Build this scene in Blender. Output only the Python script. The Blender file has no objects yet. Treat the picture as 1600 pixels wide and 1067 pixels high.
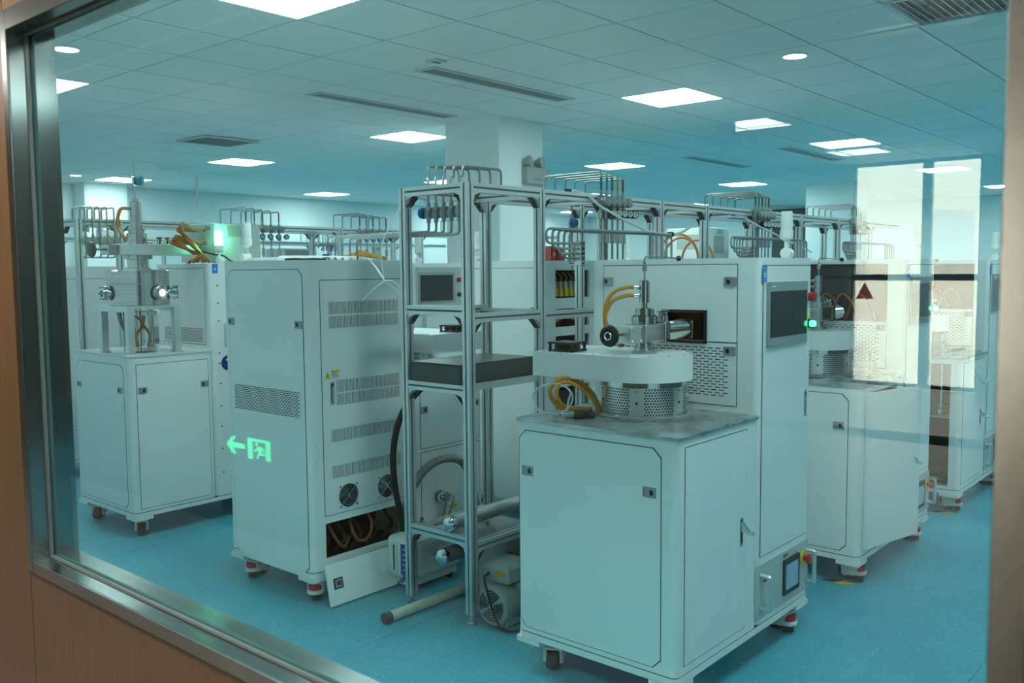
import bpy, bmesh, math, random
from mathutils import Vector, Matrix
random.seed(7)
PI = math.pi
S = bpy.context.scene
COL = S.collection

# ------------------------------------------------------------------ camera
YAW, PITCH, ROLL = 0.713025383, -0.0788871119, -0.00873846175
CAMLOC = Vector((-3.58962702, -3.46042343, 1.55))
fw = Vector((math.cos(YAW) * math.cos(PITCH), math.sin(YAW) * math.cos(PITCH), math.sin(PITCH)))
rt = Vector((math.sin(YAW), -math.cos(YAW), 0))
up = rt.cross(fw)
cr, sr = math.cos(ROLL), math.sin(ROLL)
rt2, up2 = cr * rt + sr * up, -sr * rt + cr * up
cam_d = bpy.data.cameras.new('camera')
cam_d.sensor_width = 36
cam_d.lens = 1416.17 / 1600 * 36
cam_d.clip_start = 0.05
cam_d.dof.use_dof = True
cam_d.dof.focus_distance = 4.8
cam_d.dof.aperture_fstop = 5.0
cam = bpy.data.objects.new('camera', cam_d)
M3 = Matrix((rt2, up2, -fw)).transposed()
cam.matrix_world = Matrix.Translation(CAMLOC) @ M3.to_4x4()
COL.objects.link(cam)
S.camera = cam

# ------------------------------------------------------------------ sky, exposure
w = bpy.data.worlds.new('world')
S.world = w
w.use_nodes = True
bg = w.node_tree.nodes['Background']
bg.inputs[0].default_value = (1.0, 0.93, 0.86, 1)
bg.inputs[1].default_value = 6.5
LAMP = 9.0
S.view_settings.view_transform = 'Standard'
S.view_settings.look = 'None'
S.view_settings.gamma = 1
S.view_settings.use_curve_mapping = False
S.view_settings.exposure = 1.66

# ------------------------------------------------------------------ materials
MATS = {}


def mat(name, col=(.8, .8, .8), rough=.5, metal=0., emit=None, estr=0., spec=.5, trans=0., ior=1.45, coat=0.):
    if name in MATS:
        return MATS[name]
    m = bpy.data.materials.new(name)
    m.use_nodes = True
    b = m.node_tree.nodes['Principled BSDF']
    b.inputs['Base Color'].default_value = (*col, 1)
    b.inputs['Roughness'].default_value = rough
    b.inputs['Metallic'].default_value = metal
    b.inputs['Specular IOR Level'].default_value = spec
    b.inputs['IOR'].default_value = ior
    if trans:
        b.inputs['Transmission Weight'].default_value = trans
    if coat:
        b.inputs['Coat Weight'].default_value = coat
    if emit:
        b.inputs['Emission Color'].default_value = (*emit, 1)
        b.inputs['Emission Strength'].default_value = estr
    MATS[name] = m
    return m


def noise_to(m, scale=(1, 1, 1), detail=3, c0=(0, 0, 0), c1=(1, 1, 1), p0=.35, p1=.65, bump=0., rough=None, coord='Object', nscale=8.):
    nt = m.node_tree
    b = nt.nodes['Principled BSDF']
    tc = nt.nodes.new('ShaderNodeTexCoord')
    mp = nt.nodes.new('ShaderNodeMapping')
    mp.inputs['Scale'].default_value = scale
    nt.links.new(tc.outputs[coord], mp.inputs[0])
    n = nt.nodes.new('ShaderNodeTexNoise')
    n.inputs['Scale'].default_value = nscale
    n.inputs['Detail'].default_value = detail
    nt.links.new(mp.outputs[0], n.inputs['Vector'])
    if c0 is not None:
        r = nt.nodes.new('ShaderNodeValToRGB')
        r.color_ramp.elements[0].position = p0
        r.color_ramp.elements[0].color = (*c0, 1)
        r.color_ramp.elements[1].position = p1
        r.color_ramp.elements[1].color = (*c1, 1)
        nt.links.new(n.outputs[0], r.inputs[0])
        nt.links.new(r.outputs[0], b.inputs['Base Color'])
    if bump:
        bp = nt.nodes.new('ShaderNodeBump')
        bp.inputs['Strength'].default_value = bump
        bp.inputs['Distance'].default_value = .002
        nt.links.new(n.outputs[0], bp.inputs['Height'])
        nt.links.new(bp.outputs[0], b.inputs['Normal'])
    if rough:
        mr = nt.nodes.new('ShaderNodeMapRange')
        mr.inputs[3].default_value, mr.inputs[4].default_value = rough
        nt.links.new(n.outputs[0], mr.inputs[0])
        nt.links.new(mr.outputs[0], b.inputs['Roughness'])
    return m


WHITE = mat('white_powder_coat', (.78, .79, .78), .32)
WHITE2 = mat('white_plastic', (.82, .83, .80), .35)
FROST = mat('frosted_lens', (.75, .77, .76), .5)
SEAL = mat('dark_seal', (.035, .045, .045), .6)
BLACK = mat('black_plastic', (.012, .013, .014), .4)
RUBBER = mat('black_rubber', (.02, .021, .022), .65)
DARK = mat('interior_shade', (.03, .035, .036), .7)  # near-black sheets stand in for the shade inside open cabinets
DGREY = mat('dark_grey_box', (.055, .066, .068), .32)
GREY = mat('grey_enamel', (.30, .33, .32), .4)
LGREY = mat('light_grey_enamel', (.46, .49, .48), .4)
CHROME = mat('polished_steel', (.62, .64, .64), .12, 1)
STEEL = noise_to(mat('machined_steel', (.52, .54, .54), .2, 1), (1, 1, 14), c0=(.47, .49, .49), c1=(.56, .58, .58), nscale=6)
BENCHTOP = noise_to(mat('film_covered_steel', (.5, .52, .52), .3, .85), c0=(.40, .43, .43), c1=(.60, .63, .63), nscale=9, bump=.6, rough=(.12, .45), detail=5)
ALU = mat('anodised_aluminium', (.66, .69, .69), .38, .85)
ALUD = mat('aluminium_groove', (.13, .155, .155), .55, .3)
PIPE = mat('stainless_tube', (.38, .40, .40), .48, 1)
BRAID = noise_to(mat('braided_steel', (.3, .3, .28), .4, .8), (30, 30, 30), c0=(.08, .085, .08), c1=(.46, .46, .43), nscale=9, bump=1.0, p0=.42, p1=.58)
AMBER = mat('amber_hose', (.62, .27, .035), .22, trans=.15, coat=.3)
COPPER = mat('copper_hose', (.50, .19, .06), .3)
CLEAR = mat('clear_tube', (.88, .93, .93), .08, trans=.75, ior=1.35)
WHOSE = mat('white_hose', (.85, .87, .87), .3)
BLUEK = mat('blue_knob', (.0, .16, .50), .3)
TEALK = mat('teal_knob', (.0, .20, .32), .3)
RED = mat('red_plastic', (.45, .012, .015), .35)
YEL = mat('yellow_plastic', (.80, .50, .01), .4)
BLUEL = mat('blue_label', (.01, .20, .62), .4)
NAVY = mat('navy_label', (.01, .02, .16), .4)
CREAM = mat('cream_castor_plastic', (.70, .70, .63), .45)
PVC = mat('cream_pipe', (.55, .54, .44), .4)
CREEN = mat('touchscreen_glass', (.035, .05, .055), .12)
BEZEL = mat('screen_bezel', (.28, .32, .32), .35)
LCD = mat('lcd', (.02, .05, .08), .2, emit=(.25, .5, .75), estr=.10)
GLED = mat('green_led', (.02, .5, .2), .3, emit=(.05, 1, .42), estr=3.0)
GLAMP = mat('green_lamp', (.1, .6, .3), .4, emit=(.22, 1, .52), estr=15.0)
PORT = mat('lit_viewport', (.8, .8, .5), .3, emit=(1, .9, .5), estr=1.2)
LIGHT = mat('lamp_diffuser', (.9, .9, .9), .5, emit=(1, 1, 1), estr=LAMP)
CLIGHT_FILL = mat('corridor_fill_diffuser', (.9, .9, .9), .5, emit=(1, .97, .93), estr=13.0)  # emission raised as fill for the machine sides facing the window
CLIGHT = mat('corridor_lamp_diffuser', (.9, .9, .9), .5, emit=(1, .97, .92), estr=6.0)
TILE = mat('ceiling_tile_face', (.88, .865, .855), .8)
VOID = mat('ceiling_void', (.008, .010, .010), .9)
WALLP = mat('wall_paint', (.90, .92, .92), .75)
VENTM = mat('vent_metal', (.30, .33, .33), .5)
VENTF = mat('vent_frame', (.62, .64, .64), .5)
EXITG = mat('exit_glow', (.0, .5, .2), .4, emit=(.03, 1, .30), estr=2.2)
PLATE = mat('sign_plate', (.02, .03, .028), .4)
LABELW = mat('label_white', (.75, .76, .74), .5)
LABELY = mat('label_yellow', (.80, .55, .02), .5)
PEACH = mat('lobby_paint', (.55, .52, .47), .8)
EMB = mat('emergency_grey', (.36, .39, .38), .5)
BRASS = mat('brass', (.55, .40, .16), .3, 1)
CRATE = mat('red_crate', (.50, .06, .06), .5)
TAPEG, TAPEB, TAPEY = mat('tape_green', (.03, .14, .08), .5), mat('tape_blue', (.05, .24, .36), .5), mat('tape_yellow', (.36, .32, .08), .5)

FLOOR = mat('vinyl', (.08, .36, .47), .42)
nt = FLOOR.node_tree
b = nt.nodes['Principled BSDF']
tc = nt.nodes.new('ShaderNodeTexCoord')
vo = nt.nodes.new('ShaderNodeTexVoronoi')
vo.inputs['Scale'].default_value = 38
nz = nt.nodes.new('ShaderNodeTexNoise')
nz.inputs['Scale'].default_value = 3
rp = nt.nodes.new('ShaderNodeValToRGB')
e = rp.color_ramp.elements
e[0].position, e[0].color = .09, (.42, .66, .72, 1)
e[1].position, e[1].color = .15, (.052, .345, .445, 1)
vo2 = nt.nodes.new('ShaderNodeTexVoronoi')
vo2.inputs['Scale'].default_value = 47
mp2 = nt.nodes.new('ShaderNodeMapping')
mp2.inputs['Location'].default_value = (3.3, 1.7, 0)
rp3 = nt.nodes.new('ShaderNodeValToRGB')
rp3.color_ramp.elements[0].position, rp3.color_ramp.elements[0].color = .08, (.22, .36, .42, 1)
rp3.color_ramp.elements[1].position, rp3.color_ramp.elements[1].color = .15, (1, 1, 1, 1)
mx2 = nt.nodes.new('ShaderNodeMix')
mx2.data_type = 'RGBA'
mx2.blend_type = 'MULTIPLY'
mx2.inputs[0].default_value = 1
nt.links.new(tc.outputs['Object'], mp2.inputs[0])
nt.links.new(mp2.outputs[0], vo2.inputs['Vector'])
nt.links.new(vo2.outputs['Distance'], rp3.inputs[0])
rp2 = nt.nodes.new('ShaderNodeValToRGB')
e = rp2.color_ramp.elements
e[0].position, e[0].color = .3, (.86, .9, .92, 1)
e[1].position, e[1].color = .7, (1.06, 1.04, 1.02, 1)
mx = nt.nodes.new('ShaderNodeMix')
mx.data_type = 'RGBA'
mx.blend_type = 'MULTIPLY'
mx.inputs[0].default_value = 1
nt.links.new(tc.outputs['Object'], vo.inputs['Vector'])
nt.links.new(tc.outputs['Object'], nz.inputs['Vector'])
nt.links.new(vo.outputs['Distance'], rp.inputs[0])
nt.links.new(nz.outputs[0], rp2.inputs[0])
nt.links.new(rp.outputs[0], mx.inputs[6])
nt.links.new(rp2.outputs[0], mx.inputs[7])
nt.links.new(mx.outputs[2], mx2.inputs[6])
nt.links.new(rp3.outputs[0], mx2.inputs[7])
nt.links.new(mx2.outputs[2], b.inputs['Base Color'])

WOOD = noise_to(mat('wood_laminate', (.36, .20, .09), .35), (14, 14, .35), detail=6, c0=(.135, .075, .030), c1=(.18, .103, .043), nscale=9)
FRAME = noise_to(mat('brushed_stainless', (.55, .56, .54), .3, 1), (2, 2, 2), c0=(.33, .35, .335), c1=(.37, .39, .375), nscale=5, rough=(.17, .21))
_b = FRAME.node_tree.nodes['Principled BSDF']
_b.inputs['Anisotropic'].default_value = .8
_tg = FRAME.node_tree.nodes.new('ShaderNodeCombineXYZ')     # brushed along the length: highlights spread across it
_tg.inputs[0].default_value, _tg.inputs[1].default_value, _tg.inputs[2].default_value = 1, .12, .12
FRAME.node_tree.links.new(_tg.outputs[0], _b.inputs['Tangent'])
SILI = mat('silicone', (.12, .16, .155), .35)
FRAMET = noise_to(mat('stainless_trim', (.42, .44, .42), .27, 1), (1, 1, 1), c0=(.27, .29, .28), c1=(.30, .32, .31), nscale=3)


def glass_mat(name, tint, ior=1.52):
    m = bpy.data.materials.new(name)
    m.use_nodes = True
    nt = m.node_tree
    for n in list(nt.nodes):
        if n.type != 'OUTPUT_MATERIAL':
            nt.nodes.remove(n)
    out = [n for n in nt.nodes if n.type == 'OUTPUT_MATERIAL'][0]
    tr = nt.nodes.new('ShaderNodeBsdfTransparent')
    tr.inputs[0].default_value = (*tint, 1)
    gl = nt.nodes.new('ShaderNodeBsdfGlossy')
    gl.inputs['Roughness'].default_value = .0
    lw_ = nt.nodes.new('ShaderNodeLayerWeight')       # Schlick reflectance, the same on both faces of the pane
    lw_.inputs[0].default_value = .5
    pw = nt.nodes.new('ShaderNodeMath')
    pw.operation = 'POWER'
    pw.inputs[1].default_value = 5
    f0 = ((ior - 1) / (ior + 1)) ** 2
    fr = nt.nodes.new('ShaderNodeMath')
    fr.operation = 'MULTIPLY_ADD'
    fr.inputs[1].default_value = 1 - f0
    fr.inputs[2].default_value = f0
    nt.links.new(lw_.outputs['Facing'], pw.inputs[0])
    nt.links.new(pw.outputs[0], fr.inputs[0])
    mi = nt.nodes.new('ShaderNodeMixShader')
    nt.links.new(fr.outputs[0], mi.inputs[0])
    nt.links.new(tr.outputs[0], mi.inputs[1])
    nt.links.new(gl.outputs[0], mi.inputs[2])
    nt.links.new(mi.outputs[0], out.inputs[0])
    return m


GLASS = glass_mat('tinted_window_glass', (.765, .945, .93))
DOORGLASS = glass_mat('clear_door_glass', (.97, .98, .975))


# ------------------------------------------------------------------ mesh helpers
class MB:
    def __init__(s):
        s.bm = bmesh.new()
        s.mi = 0
        s.T = None

    def m(s, i):
        s.mi = i
        return s

    def _v(s, p):
        p = Vector(p)
        return s.bm.verts.new(s.T @ p if s.T else p)

    def face(s, vs):
        try:
            f = s.bm.faces.new(vs)
            f.material_index = s.mi
            return f
        except ValueError:
            return None

    def hexa(s, p):   # 8 points: bottom 4 ccw, top 4
        v = [s._v(q) for q in p]
        for a in ((3, 2, 1, 0), (4, 5, 6, 7), (0, 1, 5, 4), (1, 2, 6, 5), (2, 3, 7, 6), (3, 0, 4, 7)):
            s.face([v[i] for i in a])

    def box(s, x0, x1, y0, y1, z0, z1, bev=0.):
        x0, x1 = min(x0, x1), max(x0, x1)
        y0, y1 = min(y0, y1), max(y0, y1)
        z0, z1 = min(z0, z1), max(z0, z1)
        n0 = len(s.bm.verts)
        s.hexa([(x0, y0, z0), (x1, y0, z0), (x1, y1, z0), (x0, y1, z0), (x0, y0, z1), (x1, y0, z1), (x1, y1, z1), (x0, y1, z1)])
        if bev:
            s.bm.verts.ensure_lookup_table()
            vs = s.bm.verts[n0:]
            es = list({e for v in vs for e in v.link_edges})
            r = bmesh.ops.bevel(s.bm, geom=es, offset=bev, segments=1, affect='EDGES')
            for f in r['faces']:
                f.material_index = s.mi
        return s

    def prism(s, poly, z0, z1):     # poly in xy
        a = [s._v((x, y, z0)) for x, y in poly]
        b_ = [s._v((x, y, z1)) for x, y in poly]
        s.face(a[::-1])
        s.face(b_)
        n = len(poly)
        for i in range(n):
            s.face([a[i], a[(i + 1) % n], b_[(i + 1) % n], b_[i]])
        return s

    def cyl(s, p0, p1, r0, r1=None, seg=16, caps=True):
        r1 = r0 if r1 is None else r1
        p0, p1 = Vector(p0), Vector(p1)
        d = (p1 - p0).normalized()
        u = d.orthogonal().normalized()
        v = d.cross(u)
        A, B = [], []
        for i in range(seg):
            t = 2 * PI * i / seg
            o = math.cos(t) * u + math.sin(t) * v
            A.append(s._v(p0 + r0 * o))
            B.append(s._v(p1 + r1 * o))
        for i in range(seg):
            j = (i + 1) % seg
            s.face([A[i], A[j], B[j], B[i]])
        if caps:
            s.face(A[::-1])
            s.face(B)
        return s

    def lathe(s, prof, c=(0, 0, 0), axis=(0, 0, 1), seg=24):   # prof [(r,h)] closed with caps
        c, d = Vector(c), Vector(axis).normalized()
        u = d.orthogonal().normalized()
        v = d.cross(u)
        rings = []
        for r, h in prof:
            rings.append([s._v(c + d * h + r * (math.cos(2 * PI * i / seg) * u + math.sin(2 * PI * i / seg) * v)) for i in range(seg)])
        for a, b_ in zip(rings, rings[1:]):
            for i in range(seg):
                j = (i + 1) % seg
                s.face([a[i], a[j], b_[j], b_[i]])
        s.face(rings[0][::-1])
        s.face(rings[-1])
        return s

    def torus(s, c, axis, R, r, seg=28, rs=8, a0=0, a1=2 * PI):
        c, d = Vector(c), Vector(axis).normalized()
        u = d.orthogonal().normalized()
        v = d.cross(u)
        pts = []
        full = abs(a1 - a0 - 2 * PI) < 1e-6
        n = seg if full else seg + 1
        for i in range(n):
            t = a0 + (a1 - a0) * i / seg
            o = math.cos(t) * u + math.sin(t) * v
            pts.append([s._v(c + R * o + r * (math.cos(2 * PI * k / rs) * o + math.sin(2 * PI * k / rs) * d)) for k in range(rs)])
        for i in range(seg):
            a, b_ = pts[i], pts[(i + 1) % n]
            for k in range(rs):
                s.face([a[k], a[(k + 1) % rs], b_[(k + 1) % rs], b_[k]])
        if not full:
            s.face(pts[0][::-1])
            s.face(pts[-1])
        return s

    def tube(s, pts, r, bend=0., seg=8, smooth=0):
        P_ = [Vector(p) for p in pts]
        if smooth:
            Q = []
            ext = [2 * P_[0] - P_[1]] + P_ + [2 * P_[-1] - P_[-2]]
            for i in range(1, len(ext) - 2):
                a, b_, c, d = ext[i - 1:i + 3]
                for k in range(smooth):
                    t = k / smooth
                    Q.append(.5 * ((2 * b_) + (c - a) * t + (2 * a - 5 * b_ + 4 * c - d) * t * t + (3 * b_ - a - 3 * c + d) * t ** 3))
            Q.append(P_[-1])
            P_ = Q
        elif bend:
            Q = [P_[0]]
            for i in range(1, len(P_) - 1):
                a, b_, c = P_[i - 1], P_[i], P_[i + 1]
                l = min(bend, (a - b_).length * .49, (c - b_).length * .49)
                s0, s1 = b_ + (a - b_).normalized() * l, b_ + (c - b_).normalized() * l
                for k in range(5):
                    t = k / 4
                    Q.append((1 - t) ** 2 * s0 + 2 * t * (1 - t) * b_ + t * t * s1)
            Q.append(P_[-1])
            P_ = Q
        rings = []
        u = None
        for i, p in enumerate(P_):
            d = (P_[min(i + 1, len(P_) - 1)] - P_[max(i - 1, 0)])
            if d.length < 1e-9:
                continue
            d.normalize()
            if u is None:
                u = d.orthogonal().normalized()
            else:
                u = (u - d * u.dot(d))
                u = u.normalized() if u.length > 1e-6 else d.orthogonal().normalized()
            v = d.cross(u)
            rings.append([s._v(p + r * (math.cos(2 * PI * k / seg) * u + math.sin(2 * PI * k / seg) * v)) for k in range(seg)])
        for a, b_ in zip(rings, rings[1:]):
            for k in range(seg):
                s.face([a[k], a[(k + 1) % seg], b_[(k + 1) % seg], b_[k]])
        s.face(rings[0][::-1])
        s.face(rings[-1])
        return s

    def mesh(s, name, mats):
        bmesh.ops.recalc_face_normals(s.bm, faces=s.bm.faces)
        me = bpy.data.meshes.new(name)
        s.bm.to_mesh(me)
        s.bm.free()
        for m in (mats if isinstance(mats, (list, tuple)) else [mats]):
            me.materials.append(m)
        for p in me.polygons:
            p.use_smooth = True
        me.set_sharp_from_angle(angle=math.radians(32))
        return me


def link(name, me, parent=None, loc=None, rot=None):
    o = bpy.data.objects.new(name, me)
    COL.objects.link(o)
    if parent:
        o.parent = parent
    if loc is not None:
        o.location = loc
    if rot is not None:
        o.rotation_euler = rot
    return o


def part(name, mb, mats, parent=None, loc=None, rot=None, label=None):
    o = link(name, mb.mesh(name, mats), parent, loc, rot)
    if label:
        o['label'] = label
    return o


def tag(o, label, cat, group=None):
    o['label'] = label
    o['category'] = cat
    if group:
        o['group'] = group
    return o


def thing(name, label, cat, loc=(0, 0, 0), rotz=0., group=None):
    o = link(name, None, None, loc, (0, 0, rotz))
    o.empty_display_size = .05
    return tag(o, label, cat, group)


def struct(name, mb, mats, parent=None, loc=None):
    o = part(name, mb, mats, parent, loc)
    if parent is None:
        o['kind'] = 'structure'
    return o


def copy_tree(o, parent=None):
    c = o.copy()
    COL.objects.link(c)
    if parent:
        c.parent = parent
    for ch in list(o.children):
        copy_tree(ch, c)
    return c


class Face:
    """a planar face: origin, horizontal direction u, outward normal n (local coordinates of a thing)"""

    def __init__(s, o, u, n):
        s.o, s.u, s.n = Vector(o), Vector(u), Vector(n)

    def p(s, a, z, d=0.):
        return s.o + s.u * a + Vector((0, 0, z)) + s.n * d

    def box(s, mb, a0, a1, z0, z1, d0, d1):
        mb.hexa([s.p(a0, z0, d0), s.p(a1, z0, d0), s.p(a1, z0, d1), s.p(a0, z0, d1), s.p(a0, z1, d0), s.p(a1, z1, d0), s.p(a1, z1, d1), s.p(a0, z1, d1)])

    def prism(s, mb, poly, d0, d1):
        a = [mb._v(s.p(x, z, d0)) for x, z in poly]
        b_ = [mb._v(s.p(x, z, d1)) for x, z in poly]
        mb.face(a[::-1])
        mb.face(b_)
        n = len(poly)
        for i in range(n):
            mb.face([a[i], a[(i + 1) % n], b_[(i + 1) % n], b_[i]])

    def ring(s, mb, outer, inner, d0, d1):
        n = len(outer)
        A = [[mb._v(s.p(x, z, d)) for x, z in pl] for d in (d0, d1) for pl in (outer, inner)]
        for i in range(n):
            j = (i + 1) % n
            mb.face([A[2][i], A[2][j], A[3][j], A[3][i]])
            mb.face([A[0][i], A[1][i], A[1][j], A[0][j]])
            mb.face([A[0][i], A[0][j], A[2][j], A[2][i]])
            mb.face([A[1][i], A[3][i], A[3][j], A[1][j]])

    def cyl(s, mb, a, z, d0, d1, r, r1=None, seg=16):
        mb.cyl(s.p(a, z, d0), s.p(a, z, d1), r, r1, seg)


def cham(a0, a1, z0, z1, c, corners='all'):
    if not c:
        return [(a0, z0), (a1, z0), (a1, z1), (a0, z1)]
    return [(a0 + c, z0), (a1 - c, z0), (a1, z0 + c), (a1, z1 - c), (a1 - c, z1), (a0 + c, z1), (a0, z1 - c), (a0, z0 + c)]


def rrect(x0, x1, y0, y1, r, seg=4):
    pts = []
    for cx, cy, t0 in ((x1 - r, y1 - r, 0), (x0 + r, y1 - r, PI / 2), (x0 + r, y0 + r, PI), (x1 - r, y0 + r, 1.5 * PI)):
        for k in range(seg + 1):
            t = t0 + PI / 2 * k / seg
            pts.append((cx + r * math.cos(t), cy + r * math.sin(t)))
    return pts


def panel_door(F, a0, a1, z0, z1, c, parent, name='door', m=None, proud=.002):
    mb = MB()
    g = .003
    F.prism(mb, cham(a0 + g, a1 - g, z0 + g, z1 - g, c), 0, proud)
    mb.m(1)
    F.ring(mb, cham(a0, a1, z0, z1, c), cham(a0 + g, a1 - g, z0 + g, z1 - g, c), 0, .0008)
    return part(name, mb, [m or WHITE, SEAL], parent)


def latch(F, a, z, parent, d=.002, flip=1, w_=.052, h=.036):
    mb = MB()
    F.ring(mb, cham(a - w_ / 2, a + w_ / 2, z - h / 2, z + h / 2, 0), cham(a - w_ / 2 + .004, a + w_ / 2 - .004, z - h / 2 + .004, z + h / 2 - .004, 0), d, d + .004)
    F.box(mb, a - w_ / 2 + .003, a + w_ / 2 - .003, z - h / 2 + .003, z + h / 2 - .003, d, d + .002)
    mb.m(1)
    c = a + flip * .009
    F.prism(mb, [(c - .007, z - .009), (c + .007, z - .009), (c + .007, z + .009), (c - .002, z + .009), (c - .007, z + .003)], d + .001, d + .0035)
    return part('latch', mb, [mat('latch_metal', (.34, .37, .37), .35, .6), BLACK], parent)


def slots(F, mb, a0, a1, z0, z1, sw, gap, sh, rgap, stag, d=.0022, margin=.0):
    """plate with staggered horizontal slots, real holes over a dark backing plate"""
    mb.m(0)

    def q(x0, x1, y0, y1):
        if x1 - x0 > 1e-5 and y1 - y0 > 1e-5:
            mb.face([mb._v(F.p(x0, y0, d)), mb._v(F.p(x1, y0, d)), mb._v(F.p(x1, y1, d)), mb._v(F.p(x0, y1, d))])
    pitch = sh + rgap
    n = int((z1 - z0 - rgap) / pitch)
    zz = z1
    for r in range(n):
        zt = z1 - rgap - r * pitch
        q(a0, a1, zt, zz)
        zb = zt - sh
        x = a0
        k = a0 + gap + (stag * (sw + gap) / 2 if r % 2 else 0)
        while k + sw <= a1 - gap * .5:
            q(x, k, zb, zt)
            x = k + sw
            k = x + gap
        q(x, a1, zb, zt)
        zz = zb
    q(a0, a1, z0, zz)
    mb.m(1)
    mb.face([mb._v(F.p(x, z, d - .0014)) for x, z in ((a0, z0), (a1, z0), (a1, z1), (a0, z1))])


def bars(F, mb, a0, a1, z0, z1, n, d=.0024):
    """row of n vertical slots over a dark backing"""
    mb.m(1)
    F.box(mb, a0, a1, z0, z1, .0022, d - .0014)
    mb.m(0)
    p = (a1 - a0) / n
    for i in range(n):
        F.box(mb, a0 + i * p, a0 + i * p + p * .52, z0, z1, d - .0014, d)


CACHE = {}


def cached(key, fn):
    if key not in CACHE:
        CACHE[key] = fn()
    return CACHE[key]


def castor_meshes():
    mb = MB()
    mb.box(-.036, .036, -.036, .036, .098, .105)
    mb.cyl((0, 0, .084), (0, 0, .1), .024, seg=14)
    for y0, y1 in ((-.030, -.021), (.021, .030)):      # fork cheeks over the wheel and the levelling foot
        mb.hexa([(-.030, y0, .034), (.026, y0, .026), (.026, y1, .026), (-.030, y1, .034), (-.038, y0, .084), (.034, y0, .084), (.034, y1, .084), (-.038, y1, .084)])
        mb.cyl((.016, y0 - .001 if y0 < 0 else y0, .037), (.016, y1 if y0 < 0 else y1 + .001, .037), .014, seg=12)
    mb.box(-.038, .034, -.03, .03, .078, .088, .003)
    mb.lathe([(.030, .036), (.033, .040), (.033, .050), (.030, .054)], (-.026, 0, 0), (0, 0, 1), 18)
    me1 = mb.mesh('castor', CREAM)
    mb = MB()
    mb.lathe([(.018, -.019), (.033, -.018), (.037, -.012), (.037, .012), (.033, .018), (.018, .019)], (.016, 0, .037), (0, 1, 0), 20)
    me2 = mb.mesh('wheel', RUBBER)
    mb = MB()
    mb.cyl((-.026, 0, .054), (-.026, 0, .078), .027, seg=16)
    me3 = mb.mesh('adjuster', RED)
    mb = MB()
    mb.cyl((-.028, 0, .006), (-.028, 0, .04), .020, .016, seg=16)
    me4 = mb.mesh('stop_foot', RUBBER)
    return me1, me2, me3, me4


def castor(parent, x, y, rz):
    m1, m2, m3, m4 = cached('castor', castor_meshes)
    c = link('castor', m1, parent, (x, y, 0), (0, 0, rz))
    c.scale = (1.25, 1.25, 1)
    link('wheel', m2, c)
    link('adjuster', m3, c)
    link('stop_foot', m4, c)


def handle_lock(F, a, z0, z1, parent, open_=False):
    mb = MB()
    F.box(mb, a - .011, a + .011, z0, z1, .001, .004)
    mb.m(1)
    F.box(mb, a - .007, a + .007, z0 + .012, z1 - .008, .0035, .005)
    mb.m(0)
    if open_:
        mb.hexa([F.p(a - .007, z1 - .05, .004), F.p(a + .007, z1 - .05, .004), F.p(a + .007, z1 - .055, .032), F.p(a - .007, z1 - .055, .032),
                 F.p(a - .007, z1 - .012, .004), F.p(a + .007, z1 - .012, .004), F.p(a + .007, z1 - .045, .036), F.p(a - .007, z1 - .045, .036)])
        mb.cyl(F.p(a, z1 - .052, .03), F.p(a + .0, z1 - .052, .052), .008, seg=10)
    else:
        F.box(mb, a - .006, a + .006, z0 + .014, z1 - .02, .004, .007)
    return part('swing_handle', mb, [CHROME, BLACK], parent)


def tower_lamp(parent, x, y, z, lens=None, h=.19):
    mb = MB()
    mb.lathe([(.022, 0), (.022, .03), (.017, .036)], (x - .004, y, z + .018), (1, 0, 0), 16)
    mb.box(x - .014, x + .014, y - .016, y + .016, z, z + .02)
    mb.cyl((x - .012, y, z + .02), (x + .010, y, z + .02), .022, seg=18)
    mb.cyl((x, y, z + .03), (x, y, z + .075), .009, seg=12)
    mb.lathe([(.010, 0), (.026, .012), (.027, .045)], (x, y, z + .068), (0, 0, 1), 20)
    o = part('tower_lamp', mb, WHITE2, parent)
    mb = MB()
    mb.lathe([(.024, 0), (.023, h - .12), (.021, h - .113)], (x, y, z + .113), (0, 0, 1), 20)
    part('lens', mb, lens or FROST, o, label='glowing green lens' if lens else None)
    return o


def hexhole_cyl(r, z0, z1, sections, pitch=.0112, hr=.0038, closed=False):
    """thin drum wall with real round holes; sections = [(angle0, angle1, perforated)]"""
    mb = MB()
    da = pitch / r

    def P(a, z):
        return mb._v((r * math.cos(a), r * math.sin(a), z))
    for a0, a1, perf in sections:
        if not perf:
            n = max(2, int((a1 - a0) / .1))
            for i in range(n):
                t0, t1 = a0 + (a1 - a0) * i / n, a0 + (a1 - a0) * (i + 1) / n
                mb.face([P(t0, z0), P(t1, z0), P(t1, z1), P(t0, z1)])
            continue
        nc = int((a1 - a0) / da)
        nr = int((z1 - z0) / (pitch * .86))
        dz = (z1 - z0) / nr
        dda = (a1 - a0) / (nc + .5)
        for j in range(nr):
            zb, zt, zc = z0 + j * dz, z0 + (j + 1) * dz, z0 + (j + .5) * dz
            off = dda * .5 if j % 2 else 0
            if off:
                mb.face([P(a0, zb), P(a0 + off, zb), P(a0 + off, zt), P(a0, zt)])
            else:
                mb.face([P(a1 - dda * .5, zb), P(a1, zb), P(a1, zt), P(a1 - dda * .5, zt)])
            for i in range(nc):
                aL = a0 + off + i * dda
                aR, aC = aL + dda, aL + dda / 2
                outer = [(aR, zc), (aR, zt), (aC, zt), (aL, zt), (aL, zc), (aL, zb), (aC, zb), (aR, zb)]
                O = [P(*q) for q in outer]
                I = [P(aC + hr / r * math.cos(k * PI / 4), zc + hr * math.sin(k * PI / 4)) for k in range(8)]
                for k in range(8):
                    mb.face([O[k], O[(k + 1) % 8], I[(k + 1) % 8], I[k]])
    return mb.mesh('perforated_shield', [mat('brushed_shield', (.68, .70, .70), .33, .9)])


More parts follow.
